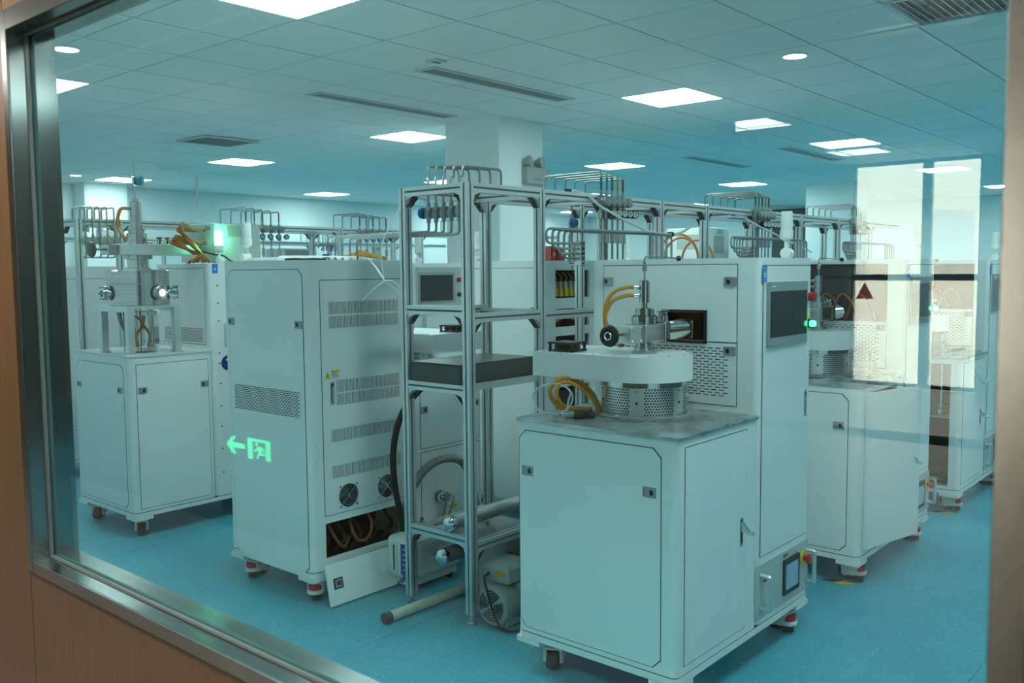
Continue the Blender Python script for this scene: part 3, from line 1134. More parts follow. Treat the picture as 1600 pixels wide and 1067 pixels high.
# ---- deposition chamber on a bench: built once, then copied
def chamber_parts(root):
    """everything around the chamber axis; local origin on the bench top"""
    out = []

    def add(name, mb, mats, parent=root, **k):
        o = part(name, mb, mats, parent, **k)
        out.append(o) if parent is root else None
        return o
    # base flange, drum, perforated shield
    mb = MB()
    mb.lathe([(.198, 0), (.198, .010), (.185, .012)], seg=48)
    bolts(mb, [(.19 * math.cos(a * PI / 8), .19 * math.sin(a * PI / 8), .010) for a in range(16)], (0, 0, 1), .006, .008)
    add('base_flange', mb, CLEAR)
    mb = MB()
    mb.cyl((0, 0, .010), (0, 0, .128), .152, seg=40)
    add('drum', mb, SEAL)
    secs = []
    for k in range(6):
        a = k * PI / 3 + .25
        secs += [(a, a + .30, False), (a + .30, a + PI / 3, True)]
    o = link('perforated_shield', cached('shield', lambda: hexhole_cyl(.168, .014, .118, secs)), root)
    out.append(o)
    mb = MB()
    for k in range(6):
        a = k * PI / 3 + .40
        for z, r in ((.062, .0055), (.106, .003)):
            p = Vector((.1675 * math.cos(a), .1675 * math.sin(a), z))
            mb.cyl(p, p + Vector((math.cos(a), math.sin(a), 0)) * .002, r, seg=10)
    add('rivet', mb, SEAL)['kind'] = 'stuff'
    mb = MB()
    mb.lathe([(.170, .118), (.176, .120), (.176, .138), (.168, .142)], seg=48)
    add('top_ring', mb, CHROME)
    # white arm cover, half-round at the column
    R = .187
    pts = [(R * math.cos(t), R * math.sin(t)) for t in [PI + k * PI / 24 for k in range(25)]]
    pts += [(R, .41), (-R, .41)]
    mb = MB()
    mb.prism(pts, .140, .237)
    arm = add('arm_cover', mb, WHITE)
    mb = MB()
    bolts(mb, [((R - .012) * math.cos(t), (R - .012) * math.sin(t), .237) for t in [PI + (k + .5) * PI / 7 for k in range(7)]], (0, 0, 1), .004, .003)
    bolts(mb, [(x, y, .237) for x in (-R + .012, R - .012) for y in (.12, .24, .36)], (0, 0, 1), .004, .003)
    part('screw', mb, CHROME, arm)['kind'] = 'stuff'
    # lower neck
    mb = MB()
    mb.lathe([(.050, .237), (.050, .247), (.040, .248), (.040, .262), (.034, .263), (.034, .285)], seg=32)
    add('lower_neck', mb, STEEL)
    # gate valve along -x..+x
    mb = MB()
    mb.box(-.065, .070, -.050, .050, .283, .352, .003)
    valve = add('gate_valve', mb, STEEL)
    mb = MB()
    mb.box(-.150, -.064, -.036, .036, .283, .350, .002)
    bolts(mb, [(-.150 + .012, -.036, z) for z in (.292, .341)] + [(-.076, -.036, z) for z in (.292, .341)], (0, -1, 0), .004, .003)
    part('bonnet', mb, ALU, valve)
    mb = MB()
    mb.cyl((-.150, 0, .318), (-.235, 0, .318), .006, seg=10)
    part('stem', mb, BRASS, valve)
    mb = MB()
    mb.torus((-.238, 0, .318), (1, 0, 0), .030, .0115, 32, 10)
    mb.lathe([(.030, -.006), (.030, .006)], (-.238, 0, .318), (1, 0, 0), 28)
    mb.m(1)
    mb.torus((-.247, 0, .318), (1, 0, 0), .014, .0035, 24, 6)
    part('handwheel', mb, [BLACK, CHROME], valve)
    # side body with clamps and clear window blocks, bellows into the cabinet
    mb = MB()
    mb.box(.068, .100, -.055, .040, .276, .358, .002)
    for y in (-.045, .03):
        for z in (.290, .318, .345):
            mb.cyl((.095, y, z), (.108, y, z), .007, seg=8)
    part('clamp_flange', mb, CHROME, valve)
    mb = MB()
    prof = [(.030, 0)]
    for k in range(20):
        prof += [(.038, .004 + k * .0085), (.031, .0082 + k * .0085)]
    mb.lathe(prof, (.106, -.010, .317), (1, 0, 0), 24)
    part('bellows', mb, CHROME, valve)
    mb = MB()
    mb.box(.282, .295, -.052, .032, .278, .358, .002)
    bolts(mb, [(.282, y, z) for y in (-.042, .022) for z in (.288, .346)], (-1, 0, 0), .006, .008)
    part('end_flange', mb, CHROME, valve)
    mb = MB()
    for k, y in enumerate((-.03, 0, .026)):
        x = .095 + k * .024
        mb.cyl((x, -.01, .352), (x, -.01, .378), .010, seg=12)
        mb.cyl((x, -.01, .378), (x, -.01, .392), .004, seg=8)
        mb.box(x - .014, x + .014, -.018, -.002, .392, .400, .002)
    part('clamp_knob', mb, CHROME, valve)
    # upper column
    mb = MB()
    mb.lathe([(.050, .352), (.050, .380), (.037, .381), (.037, .409), (.030, .410), (.030, .413), (.013, .414), (.013, .436)], seg=32)
    for k in range(10):
        a = k * PI / 5
        mb.cyl((.043 * math.cos(a), .043 * math.sin(a), .380), (.043 * math.cos(a), .043 * math.sin(a), .386), .004, seg=6)
    add('upper_flange', mb, STEEL)
    mb = MB()
    mb.lathe([(.021, .434), (.021, .515), (.016, .516), (.016, .521)], seg=24)
    tow = add('inlet_tower', mb, STEEL)
    for z in (.462, .493):
        mb = MB()
        mb.lathe([(.007, .018), (.009, .022), (.009, .030), (.0075, .031), (.0075, .044)], (0, 0, z), (-.8, .6, 0), 12)
        part('fitting', mb, CHROME, tow)
    mb = MB()
    mb.tube([(0, 0, .52), (0, 0, .612), (.045, -.02, .612), (.14, -.065, .604)], .0032, .012)
    mb.lathe([(.006, .555), (.010, .558), (.010, .574), (.007, .578), (.007, .59)], seg=6)
    part('gas_line', mb, PIPE, tow)
    mb = MB()
    mb.lathe([(.002, -.008), (.010, -.006), (.011, .006), (.002, .008)], (.142, -.066, .604), (.8, -.6, 0), 14)
    part('end_cap', mb, BLACK, tow)
    for k, (z, s) in enumerate(((.462, 0), (.493, .02))):
        mb = MB()
        d = Vector((-.8, .6, 0))
        p0 = Vector((0, 0, z)) + d * .044
        mb.tube([p0, p0 + d * .03 + Vector((0, 0, .0)), p0 + d * .085 + Vector((0, 0, -.02)), p0 + d * .115 + Vector((0, 0, -.075)), p0 + d * .110 + Vector((.0, 0, -.12 - s)),
                 Vector((-.055 - s, .075, .31)), Vector((-.03 - s, .08, .262))], .0075, seg=10, smooth=6)
        part('water_hose', mb, AMBER, tow)
    return out


CH_FIRST = []


def chamber(root, c, skip=()):
    if not CH_FIRST:
        t = link('tmp', None, None)
        CH_FIRST.extend(chamber_parts(root))
        bpy.data.objects.remove(t)
        for o in CH_FIRST:
            o.location = c
        return CH_FIRST
    L = []
    for o in CH_FIRST:
        if o.name.split('.')[0] in skip:
            continue
        k = copy_tree(o, root)
        k.location = c
        L.append(k)
    return L


def control_panel(F, a0, a1, z0, z1, root):
    mb = MB()
    F.prism(mb, cham(a0, a1, z0, z1, 0), 0, .004)
    for a in (a0 + .014, a1 - .012):
        for z in (z0 + .014, z1 - .014):
            F.cyl(mb, a, z, .004, .006, .004, seg=8)
    p = part('control_panel', mb, LGREY, root)
    for a in (a0 + .045, a1 - .022):
        mb = MB()
        mb.tube([F.p(a, z0 + .04, .004), F.p(a, z0 + .04, .042), F.p(a, z1 - .045, .042), F.p(a, z1 - .045, .004)], .009, .006, seg=8)
        F.box(mb, a - .007, a + .007, z0 + .045, z1 - .05, .035, .046)
        part('pull_handle', mb, ALU, p)
    mb = MB()
    F.box(mb, a0 + .245, a0 + .395, z0 + .035, z1 - .035, .004, .012)
    mb.m(1)
    F.box(mb, a0 + .262, a0 + .378, z0 + .055, z1 - .058, .012, .0125)
    part('display', mb, [BLACK, LCD], p)
    mb = MB()
    F.cyl(mb, a1 - .052, z1 - .072, .004, .010, .030, seg=24)
    mb.m(1)
    F.cyl(mb, a1 - .052, z1 - .072, .010, .026, .011)
    F.cyl(mb, a1 - .052, z1 - .072, .026, .040, .021, .019, seg=20)
    part('emergency_stop', mb, [YEL, RED], p)
    mb = MB()
    F.box(mb, a0 + .072, a0 + .096, z1 - .078, z1 - .052, .004, .007)
    part('rocker_switch', mb, RED, p)
    mb = MB()
    F.box(mb, a0 + .25, a0 + .275, z1 - .026, z1 - .012, .004, .005)
    F.box(mb, a0 + .282, a0 + .292, z1 - .026, z1 - .012, .004, .005)
    part('marking', mb, DGREY, p)
    return p


def touchscreen(F, a0, a1, z0, z1, root):
    mb = MB()
    F.prism(mb, cham(a0, a1, z0, z1, .004), .001, .012)
    mb.m(1)
    F.box(mb, a0 + .016, a1 - .010, z0 + .034, z1 - .036, .012, .0128)
    mb.m(2)
    F.box(mb, a0 + .03, a0 + .06, z1 - .02, z1 - .014, .012, .0124)
    return part('touchscreen', mb, [BEZEL, CREEN, LABELW], root)


def unit_A(loc, label, group, first=False, door_open=False, upper_open=False, bench_open=False, lamp=True, key=None):
    Lb, L, D, Dt, H, TH = .606, 1.09, .71, .79, .985, 1.588
    r = thing('processing_machine', label, 'machine', loc, 0, group)
    plinth(r, L, D)
    mb = MB()
    hl = {'L': [(.062, .693, .172, .943)]} if bench_open else {}
    if door_open:
        hl['F'] = [(.05, .50, .19, .945)]
    shell(mb, 0, Lb, 0, D, .154, H - .012, holes=hl)
    part('bench_body', mb, WHITE, r)
    mb = MB()
    ht = {'L': [(.095, .725, 1.258, 1.566)] if upper_open else [(.238, .417, 1.262, 1.372)]}
    shell(mb, Lb, L, 0, Dt, .154, TH, holes=ht)
    part('tall_body', mb, WHITE, r)
    mb = MB()
    mb.prism(rrect(-.006, Lb, -.006, D + .004, .022), H - .012, H)
    part('bench_top', mb, BENCHTOP, r)
    FL = Face((0, 0, 0), (0, 1, 0), (-1, 0, 0))
    FF = Face((0, 0, 0), (1, 0, 0), (0, -1, 0))
    TL = Face((Lb, 0, 0), (0, 1, 0), (-1, 0, 0))
    if bench_open:
        mb = MB()
        mb.box(.588, .591, .02, .69, .16, .96)
        mb.box(.02, .588, .692, .695, .16, .96)
        mb.box(.02, .588, .015, .018, .16, .96)
        mb.box(.02, .588, .02, .69, .955, .958)
        part('shade_lining', mb, mat('compartment_shade', (.10, .115, .115), .6), r)  # dark sheets paint shade into the open bench compartment
        mb = MB()
        mb.box(.02, .58, .03, .69, .60, .612)
        mb.box(.02, .58, .03, .69, .165, .175)
        part('shelf', mb, GREY, r)
        mb = MB()
        mb.cyl((.10, .14, .612), (.10, .14, .645), .03, seg=16)
        mb.cyl((.10, .14, .645), (.10, .14, .93), .006, seg=8)
        part('support_rod', mb, CHROME, r)
        mb = MB()
        mb.tube([(.12, .20, .183), (.06, .16, .19), (.08, .09, .185), (.18, .10, .19), (.2, .18, .2), (.1, .22, .21), (.05, .3, .25), (.06, .4, .35)], .008, smooth=5)
        part('cable', mb, RUBBER, r)
    else:
        d = panel_door(FL, .061, .694, .171, .943, .032, r, 'side_panel')
        latch(FL, .108, .787, d, flip=-1)
        latch(FL, .650, .787, d, flip=-1)
    if door_open:
        hinge = link('door', None, r, (.046, -.002, 0), (0, 0, math.radians(-13.5)))
        FD = Face((0, 0, 0), (1, 0, 0), (0, -1, 0))
        mb = MB()
        FD.prism(mb, cham(0, .452, .188, .947, 0), 0, .018)
        part('door_leaf', mb, WHITE, hinge)
        handle_lock(FD, .410, .51, .615, hinge, True)
        mb = MB()
        mb.box(.05, .5, .03, .6, .19, .2)
        part('shelf', mb, GREY, r)
    else:
        d = panel_door(FF, .047, .506, .183, .948, 0, r)
        handle_lock(FF, .463, .508, .617, d, first or bench_open)
    d = panel_door(FF, Lb + .018, 1.066, .422, 1.56, 0, r, 'cabinet_door')
    handle_lock(FF, 1.03, .93, 1.04, d)
    touchscreen(FF, .650, 1.016, 1.245, 1.494, d)
    mb = MB()
    FF.box(mb, .615, .652, 1.494, 1.558, .002, .003)
    mb.m(1)
    FF.box(mb, .624, .644, 1.545, 1.549, .003, .0034)
    FF.box(mb, .624, .644, 1.512, 1.534, .003, .0034)
    FF.box(mb, .624, .644, 1.502, 1.505, .003, .0034)
    part('blue_label', mb, [BLUEL, mat('pale_print', (.35, .55, .72), .5)], d)
    mb = MB()
    FF.cyl(mb, 1.046, 1.428, .002, .010, .017)
    FF.cyl(mb, 1.046, 1.428, .010, .032, .019, .018, seg=18)
    part('red_button', mb, RED, d)
    mb = MB()
    FF.cyl(mb, 1.044, 1.317, .002, .006, .030, seg=24)
    mb.m(1)
    FF.cyl(mb, 1.044, 1.317, .006, .014, .018)
    mb.m(2)
    FF.cyl(mb, 1.044, 1.317, .014, .034, .013, .011)
    part('start_button', mb, [YEL, BLACK, GLED], d)
    control_panel(FF, .585, 1.080, .178, .395, r)
    # tall left face: upper panel, pass-through, vent panel
    if upper_open:
        mb = MB()
        mb.box(Lb + .03, Lb + .034, .10, .72, 1.26, 1.56)  # dark sheet close behind the opening paints the cabinet's inner shade
        mb.box(Lb + .015, Lb + .03, .095, .725, 1.50, 1.525)
        part('shade_plate_bar', mb, DARK, r)
        for k in range(3):
            mb = MB()
            y = .16 + k * .09
            mb.tube([(Lb + .028, y, 1.27), (Lb + .022, y + .04, 1.36), (Lb + .024, y + .10, 1.40), (Lb + .022, y + .15, 1.30), (Lb + .026, y + .17, 1.26)], .007, smooth=5)
            part('inner_hose', mb, mat('dull_copper_hose', (.24, .085, .03), .4), r)
    else:
        mb = MB()
        for q in ((.098, .238, 1.261, 1.563), (.417, .722, 1.261, 1.563), (.238, .417, 1.372, 1.563)):
            TL.box(mb, *q, 0, .002)
        mb.m(1)
        TL.ring(mb, cham(.095, .725, 1.258, 1.566, 0), cham(.098, .722, 1.261, 1.563, 0), 0, .0008)
        d = part('upper_panel', mb, [WHITE, SEAL], r)
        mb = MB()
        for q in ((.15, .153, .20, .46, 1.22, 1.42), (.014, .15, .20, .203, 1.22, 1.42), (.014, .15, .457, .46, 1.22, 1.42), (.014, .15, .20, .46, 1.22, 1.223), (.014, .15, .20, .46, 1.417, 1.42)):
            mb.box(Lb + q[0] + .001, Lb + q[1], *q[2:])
        part('shade_lining', mb, DARK, r)  # dark box stands in for shade inside the hole
        latch(TL, .125, 1.497, d)
        latch(TL, .700, 1.497, d)
        mb = MB()
        TL.ring(mb, cham(.225, .43, 1.250, 1.384, 0), cham(.238, .417, 1.262, 1.372, 0), .002, .008)
        part('pass_through', mb, BLACK, d)
    mb = MB()
    slots(TL, mb, .122, .690, 1.030, 1.244, .0235, .010, .0038, .0072, 1)
    mb.m(0)
    TL.ring(mb, cham(.097, .715, 1.012, 1.256, 0), cham(.122, .690, 1.030, 1.244, 0), 0, .0022)
    mb.m(1)
    TL.ring(mb, cham(.094, .718, 1.009, 1.257, 0), cham(.097, .715, 1.012, 1.256, 0), 0, .0010)
    v = part('vent_panel', mb, [WHITE, SEAL], r)
    latch(TL, .125, 1.226, v)
    if lamp:
        tower_lamp(r, .94, .05, TH)
    for x, y, a in ((.095, .60, 3.6), (.125, .075, 1.45), (1.0, .075, 1.35), (1.0, .62, .6)):
        castor(r, x, y, a)
    chamber(r, (.385, .377, H))
    return r


XA, YA = -.975, -1.925
PX = 1.695
unit_A((XA, YA, 0), 'nearest white machine with closed bench and perforated steel drum in front', 'white machines in the near row', first=True)
unit_A((XA + PX, YA, 0), 'second white machine from the front, with its bench door ajar', 'white machines in the near row', door_open=True, upper_open=True)
unit_A((XA + 2 * PX, YA, 0), 'third white machine at the right edge with an open side compartment', 'white machines in the near row', upper_open=True, bench_open=True)


def fan(label, loc, rz, group='square cooling fans'):
    t = thing('cooling_fan', label, 'fan', loc, rz, group)
    mb = MB()
    mb.box(-.058, .058, -.058, .058, .002, .008, .002)
    mb.box(-.058, .058, -.058, .058, .032, .038, .002)
    mb.lathe([(.056, .006), (.052, .012), (.052, .028), (.056, .034)], seg=28)
    for sx in (-1, 1):
        for sy in (-1, 1):
            mb.cyl((sx * .05, sy * .05, .0), (sx * .05, sy * .05, .0385), .006, seg=8)
    part('housing', mb, BLACK, t)
    mb = MB()
    mb.cyl((0, 0, .034), (0, 0, .0395), .02, seg=16)
    part('hub_label', mb, GREY, t)
    return t


fan('black square fan lying on the near white arm cover', (XA + .385 - .10, YA + .377 + .30, .985 + .2372), .1)

# loose things on the nearest bench
BX, BY, BZ = XA, YA, .985


def spiral(c, R, n, r, tilt, phase=0, dz=.008, wob=.1, sx=1.):
    pts = []
    for k in range(int(n * 14) + 1):
        t = phase + 2 * PI * k / 14
        rr = R * (1 + wob * math.sin(k * .9))
        p = Vector((rr * sx * math.cos(t), rr * math.sin(t), dz * k / 14))
        pts.append(tilt @ p + Vector(c))
    return pts


tilt = Matrix.Rotation(math.radians(62), 3, 'X') @ Matrix.Rotation(0, 3, 'Z')
vdir = math.radians(-49)
RZ = Matrix.Rotation(vdir, 3, 'Z')


def seen(c, pts, k=.00058, kz=.00062, dep=None):
    """points (a, z, depth) in a vertical plane that faces the window, around c"""
    out = []
    for i, q in enumerate(pts):
        a, z = q[0], q[1]
        d = q[2] if len(q) > 2 else 0
        out.append(Vector(c) + Vector((rt.x, rt.y, 0)) * a + Vector((0, 0, z)) + Vector((fw.x, fw.y, 0)) * d)
    return out


c = (-.775, -1.345, .985)
hp = [(650, 822), (645, 790), (610, 712), (545, 650), (470, 612), (400, 610), (345, 640), (318, 690), (335, 745), (385, 795), (455, 815), (540, 818), (610, 816)]
q = [((x - 480) * .00058, (832 - y) * .00062, .004 * i) for i, (x, y) in enumerate(hp)]
mb = MB()
mb.tube(seen(c, q), .0085, seg=10, smooth=5)
hp = [(655, 822), (625, 770), (575, 705), (510, 655), (440, 628), (385, 640), (362, 690), (375, 740), (420, 785), (500, 800), (600, 806)]
q = [((x - 480) * .00058, (832 - y) * .00062, -.022 + .004 * i) for i, (x, y) in enumerate(hp)]
mb.tube(seen(c, q), .0085, seg=10, smooth=5)
mb.tube(seen(c, [(-.02, .128, -.02), (-.02, .142, .01), (-.016, .128, .034)]), .002)
o = part('hose_coil', mb, AMBER)
tag(o, 'coiled amber hose standing on the near bench under the white arm', 'hose')
mb = MB()
q = []
for k in range(25):
    t = 2 * PI * k / 24 + .4
    q.append((-.085 + .077 * math.cos(t), .066 + .060 * math.sin(t), -.03 + .01 * k / 24))
q.append((-.03, .02, -.03))
q.append((.0, .008, -.035))
mb.tube(seen(c, q), .0036, seg=8, smooth=2)
o = part('clear_tube', mb, CLEAR)
tag(o, 'loop of clear thin tubing standing at the near bench corner', 'tube')
t = thing('plug_connector', 'black cable connector lying on the near bench before the drum', 'connector', (-.845, -1.405, .985), math.radians(-49))
mb = MB()
mb.box(-.01, .075, -.014, .014, 0, .022, .004)
mb.box(.02, .05, -.016, .016, .004, .026, .003)
part('shell', mb, BLACK, t)
mb = MB()
mb.lathe([(.008, -.055), (.011, -.05), (.011, -.028), (.014, -.026), (.014, -.008)], (0, 0, .014), (1, 0, 0), 14)
part('coupling_nut', mb, CHROME, t)

# ---- row B (backs towards us) and D
B_L, B_LT, B_D = 1.17, .66, .675


def unit_B(loc, label, group, style):
    L, LT, D, H, TH = B_L, B_LT, B_D, .985, 1.603
    Lb = L - LT
    r = thing('processing_machine', label, 'machine', loc, PI, group)
    plinth(r, L, D)
    mb = MB()
    shell(mb, 0, Lb, 0, D, .154, H)
    part('bench_body', mb, WHITE, r)
    # back face seen from the window: s runs along world +x
    FB = Face((L, D, 0), (-1, 0, 0), (0, 1, 0))
    FR = Face((L, D, 0), (0, -1, 0), (1, 0, 0))
    mb = MB()
    hb = []
    if style == 1:
        hb = [(L - Lb - LT + .082, .59, .205, .372)]
        hb = [(LT - .59, LT - .082, .205, .372)]
    if style == 2:
        hb = [(LT - .48, LT - .135, 1.376, 1.545), (LT - .48, LT - .135, 1.20, 1.31), (LT - .48, LT - .135, .88, 1.145), (LT - .48, LT - .135, .3, .83)]
    shell(mb, Lb, L, 0, D, .154, TH, holes={'B': hb})
    part('tall_body', mb, WHITE, r)
    d = panel_door(FR, .02, .630, .147, 1.562, .03, r, 'side_panel')
    latch(FR, .052, 1.308, d)
    latch(FR, .604, 1.308, d)
    mb = MB()
    slots(FR, mb, .055, .607, .868, 1.000, .0165, .0065, .0052, .0036, 1, d=.0040)
    part('vent', mb, [WHITE, BLACK], d)
    if style == 1:
        d = panel_door(FB, .078, .598, .406, 1.512, 0, r, 'back_panel')
        for z0, z1, a0, n in ((1.352, 1.409, .126, 50), (1.286, 1.342, .126, 50), (.984, 1.041, .162, 46), (.923, .976, .162, 46), (.752, .810, .126, 50), (.579, .638, .126, 50)):
            mb = MB()
            bars(FB, mb, a0, .552, z0, z1, n, .0048)
            part('louvre', mb, [WHITE, SEAL], d)
        for a in (.218, .458):
            mb = MB()
            FB.cyl(mb, a, .485, .002, .004, .056, seg=28)
            mb.m(1)
            for q_ in range(5):
                mb.torus(FB.p(a, .485, .009), (0, 1, 0), .010 + q_ * .0115, .0013, 24, 5)
            for k in range(2):
                t = PI / 4 + k * PI / 2
                mb.tube([FB.p(a - .072 * math.cos(t), .485 - .072 * math.sin(t), .008), FB.p(a + .072 * math.cos(t), .485 + .072 * math.sin(t), .008)], .0016, seg=5)
            for k in range(4):
                t = PI / 4 + k * PI / 2
                FB.cyl(mb, a + .07 * math.cos(t), .485 + .07 * math.sin(t), .002, .009, .005, seg=8)
            part('fan_guard', mb, [BLACK, CHROME], d)
        handle_lock(FB, .137, .930, 1.036, d)
        mb = MB()
        FB.box(mb, .089, .181, 1.049, 1.091, .002, .0028)
        mb.m(1)
        FB.prism(mb, [(.094, 1.053), (.128, 1.053), (.111, 1.086)], .0028, .0034)
        mb.m(2)
        FB.prism(mb, [(.1085, 1.060), (.112, 1.060), (.115, 1.069), (.1105, 1.069), (.113, 1.078), (.1075, 1.066), (.1115, 1.066)], .0034, .0038)
        mb.m(1)
        FB.box(mb, .135, .180, 1.077, 1.090, .0028, .0034)
        mb.m(3)
        FB.box(mb, .136, .165, 1.070, 1.073, .0028, .0032)
        FB.box(mb, .136, .178, 1.063, 1.065, .0028, .0032)
        FB.box(mb, .136, .170, 1.056, 1.058, .0028, .0032)
        FB.prism(mb, [(.138, 1.079), (.146, 1.079), (.142, 1.088)], .0034, .0038)
        part('warning_label', mb, [LABELW, LABELY, BLACK, NAVY], d)
        # inside the low opening
        mb = MB()
        mb.box(Lb + .02, L - .02, D - .32, D - .30, .17, .40)
        mb.box(Lb + .02, L - .02, D - .30, D - .02, .168, .172)
        part('shade_plate', mb, DARK, r)  # dark plates put shade into the low opening
        for pts in ([(.15, .40, -.12), (.165, .30, -.06), (.20, .235, -.045), (.25, .215, -.07), (.30, .25, -.10)],
                    [(.30, .36, -.10), (.285, .29, -.06), (.31, .235, -.045), (.37, .23, -.05), (.41, .29, -.06), (.40, .36, -.09)]):
            mb = MB()
            mb.tube([FB.p(*p) for p in pts], .008, smooth=6)
            part('copper_coil', mb, mat('dull_copper_hose', (.24, .085, .03), .4), r)
        mb = MB()
        for k in range(5):
            a = .10 + k * .10
            mb.tube([FB.p(a, .19, -.10), FB.p(a + .05, .26, -.07), FB.p(a + .02, .33, -.09), FB.p(a + .09, .37, -.12)], .009, smooth=5)
        part('cable', mb, RUBBER, r)
    elif style == 2:
        mb = MB()
        for z0, z1 in ((1.376, 1.545), (1.20, 1.31), (.88, 1.145), (.3, .83)):
            mb.box(Lb + .02, L - .02, D - .20, D - .196, z0 - .02, z1 + .02)
        part('shade_plate', mb, DARK, r)  # dark sheets behind the open bays stand in for their shade
        for k in range(5):
            mb = MB()
            a = .165 + k * .052
            FB.box(mb, a, a + .034, 1.385, 1.435, -.08, -.03)
            mb.m(1)
            FB.box(mb, a + .005, a + .03, 1.435, 1.475, -.075, -.035)
            mb.m(0)
            part('yellow_terminal', mb, [mat('terminal_yellow', (.55, .36, .03), .45), GREY], r)
        mb = MB()
        for k in range(5):
            a = .17 + k * .052
            mb.tube([FB.p(a + .016, 1.47, -.05), FB.p(a + .03, 1.50, -.045), FB.p(a - .01, 1.535, -.05)], .004, smooth=4)
        part('cable', mb, mat('olive_cable', (.22, .20, .08), .5), r)
        mb = MB()
        FB.box(mb, .40, .42, 1.49, 1.53, -.03, -.01)
        part('paper_tag', mb, LABELW, r)
        mb = MB()
        for k in range(3):
            mb.tube([FB.p(.15, 1.21 + k * .012, -.05), FB.p(.25, 1.25 + k * .012, -.04), FB.p(.38, 1.24 + k * .012, -.05), FB.p(.47, 1.21 + k * .02, -.06)], .008, smooth=4)
        part('copper_coil', mb, COPPER, r)
        mb = MB()
        FB.box(mb, .14, .475, .92, 1.0, -.15, -.03)
        FB.box(mb, .15, .46, .66, .80, -.15, -.03)
        for k in range(8):
            FB.box(mb, .16 + k * .038, .185 + k * .038, 1.0, 1.02 + .01 * (k % 3), -.12, -.05)
        part('control_module', mb, BLACK, r)
    else:
        panel_door(FB, .078, .598, .406, 1.512, 0, r, 'back_panel')
    # bench back
    d = panel_door(FB, LT + .035, L - .03, .628, .95, 0, r, 'bench_panel')
    latch(FB, LT + .06, .832, d)
    latch(FB, L - .06, .826, d)
    d = panel_door(FB, LT + .035, L - .03, .20, .612, 0, r, 'bench_panel')
    if style == 1:
        mb = MB()
        c_ = (LT + .155, .362)
        mb.lathe([(.034, 0), (.034, .012), (.024, .014), (.024, .03), (.032, .032), (.032, .044), (.02, .046), (.02, .06)], FB.p(*c_, .002), (0, 1, 0), 20)
        part('vacuum_port', mb, CHROME, d)
        for k in range(2):
            mb = MB()
            FB.box(mb, LT + .20 + k * .05, LT + .24 + k * .05, .27, .30, .002, .003)
            part('yellow_label', mb, LABELY, d)
    tower_lamp(r, L - .088, .085, TH)
    for x, y, a in ((.1, .1, .3), (.1, D - .085, 2.), (L - .085, D - .085, -2.4), (L - .09, .09, -2.9)):
        castor(r, x, y, a)
    chamber(r, (.25, .33, H), () if style == 3 else ('gate_valve', 'inlet_tower', 'upper_flange'))
    return r


B0 = (-1.10 + B_L, .60)
unit_B((B0[0], B0[1], 0), 'tall white cabinet with six louvre rows and two round fans on its back', 'white machines seen from the back', 1)
unit_B((B0[0] + PX, B0[1], 0), 'white machine behind the pipe rack with an open back full of cables', 'white machines seen from the back', 2)
unit_B((B0[0] + 2 * PX, B0[1], 0), 'white machine farther along the back-to-back row, mostly hidden by the rack', 'white machines seen from the back', 3)
fan('black fan on the white arm behind the rack shelf', (B0[0] - .25 + .05, B0[1] - .33 - .33, .985 + .2372), .2)

# leaning access panel
t = thing('access_panel', 'detached white access panel leaning on the floor below the open cabinet', 'panel', (-1.065, -.155, 0))
mb = MB()
PW, PHt = .46, .19
F0 = Face((0, 0, 0), (1, 0, 0), (0, -1, 0))
part_rot = Matrix.Rotation(math.radians(-12), 4, 'X')
mb.T = part_rot
F0.prism(mb, [(0, 0), (PW - .012, 0), (PW, .03), (PW, PHt), (0, PHt)], 0, .014)
p_ = part('sheet', mb, WHITE2, t, (0, 0, .006))
mb = MB()
mb.T = part_rot
F0.box(mb, .028, .08, .072, .122, .014, .018)
mb.m(1)
F0.box(mb, .036, .072, .080, .114, .018, .019)
mb.m(0)
F0.box(mb, .044, .068, .088, .108, .019, .021)
part('latch', mb, [SEAL, GREY], p_)
mb = MB()
mb.T = part_rot
F0.box(mb, .145, .155, -.012, .0, .002, .008)
part('locating_pin', mb, CHROME, p_)

# ---- row C (fronts towards us beyond the aisle)


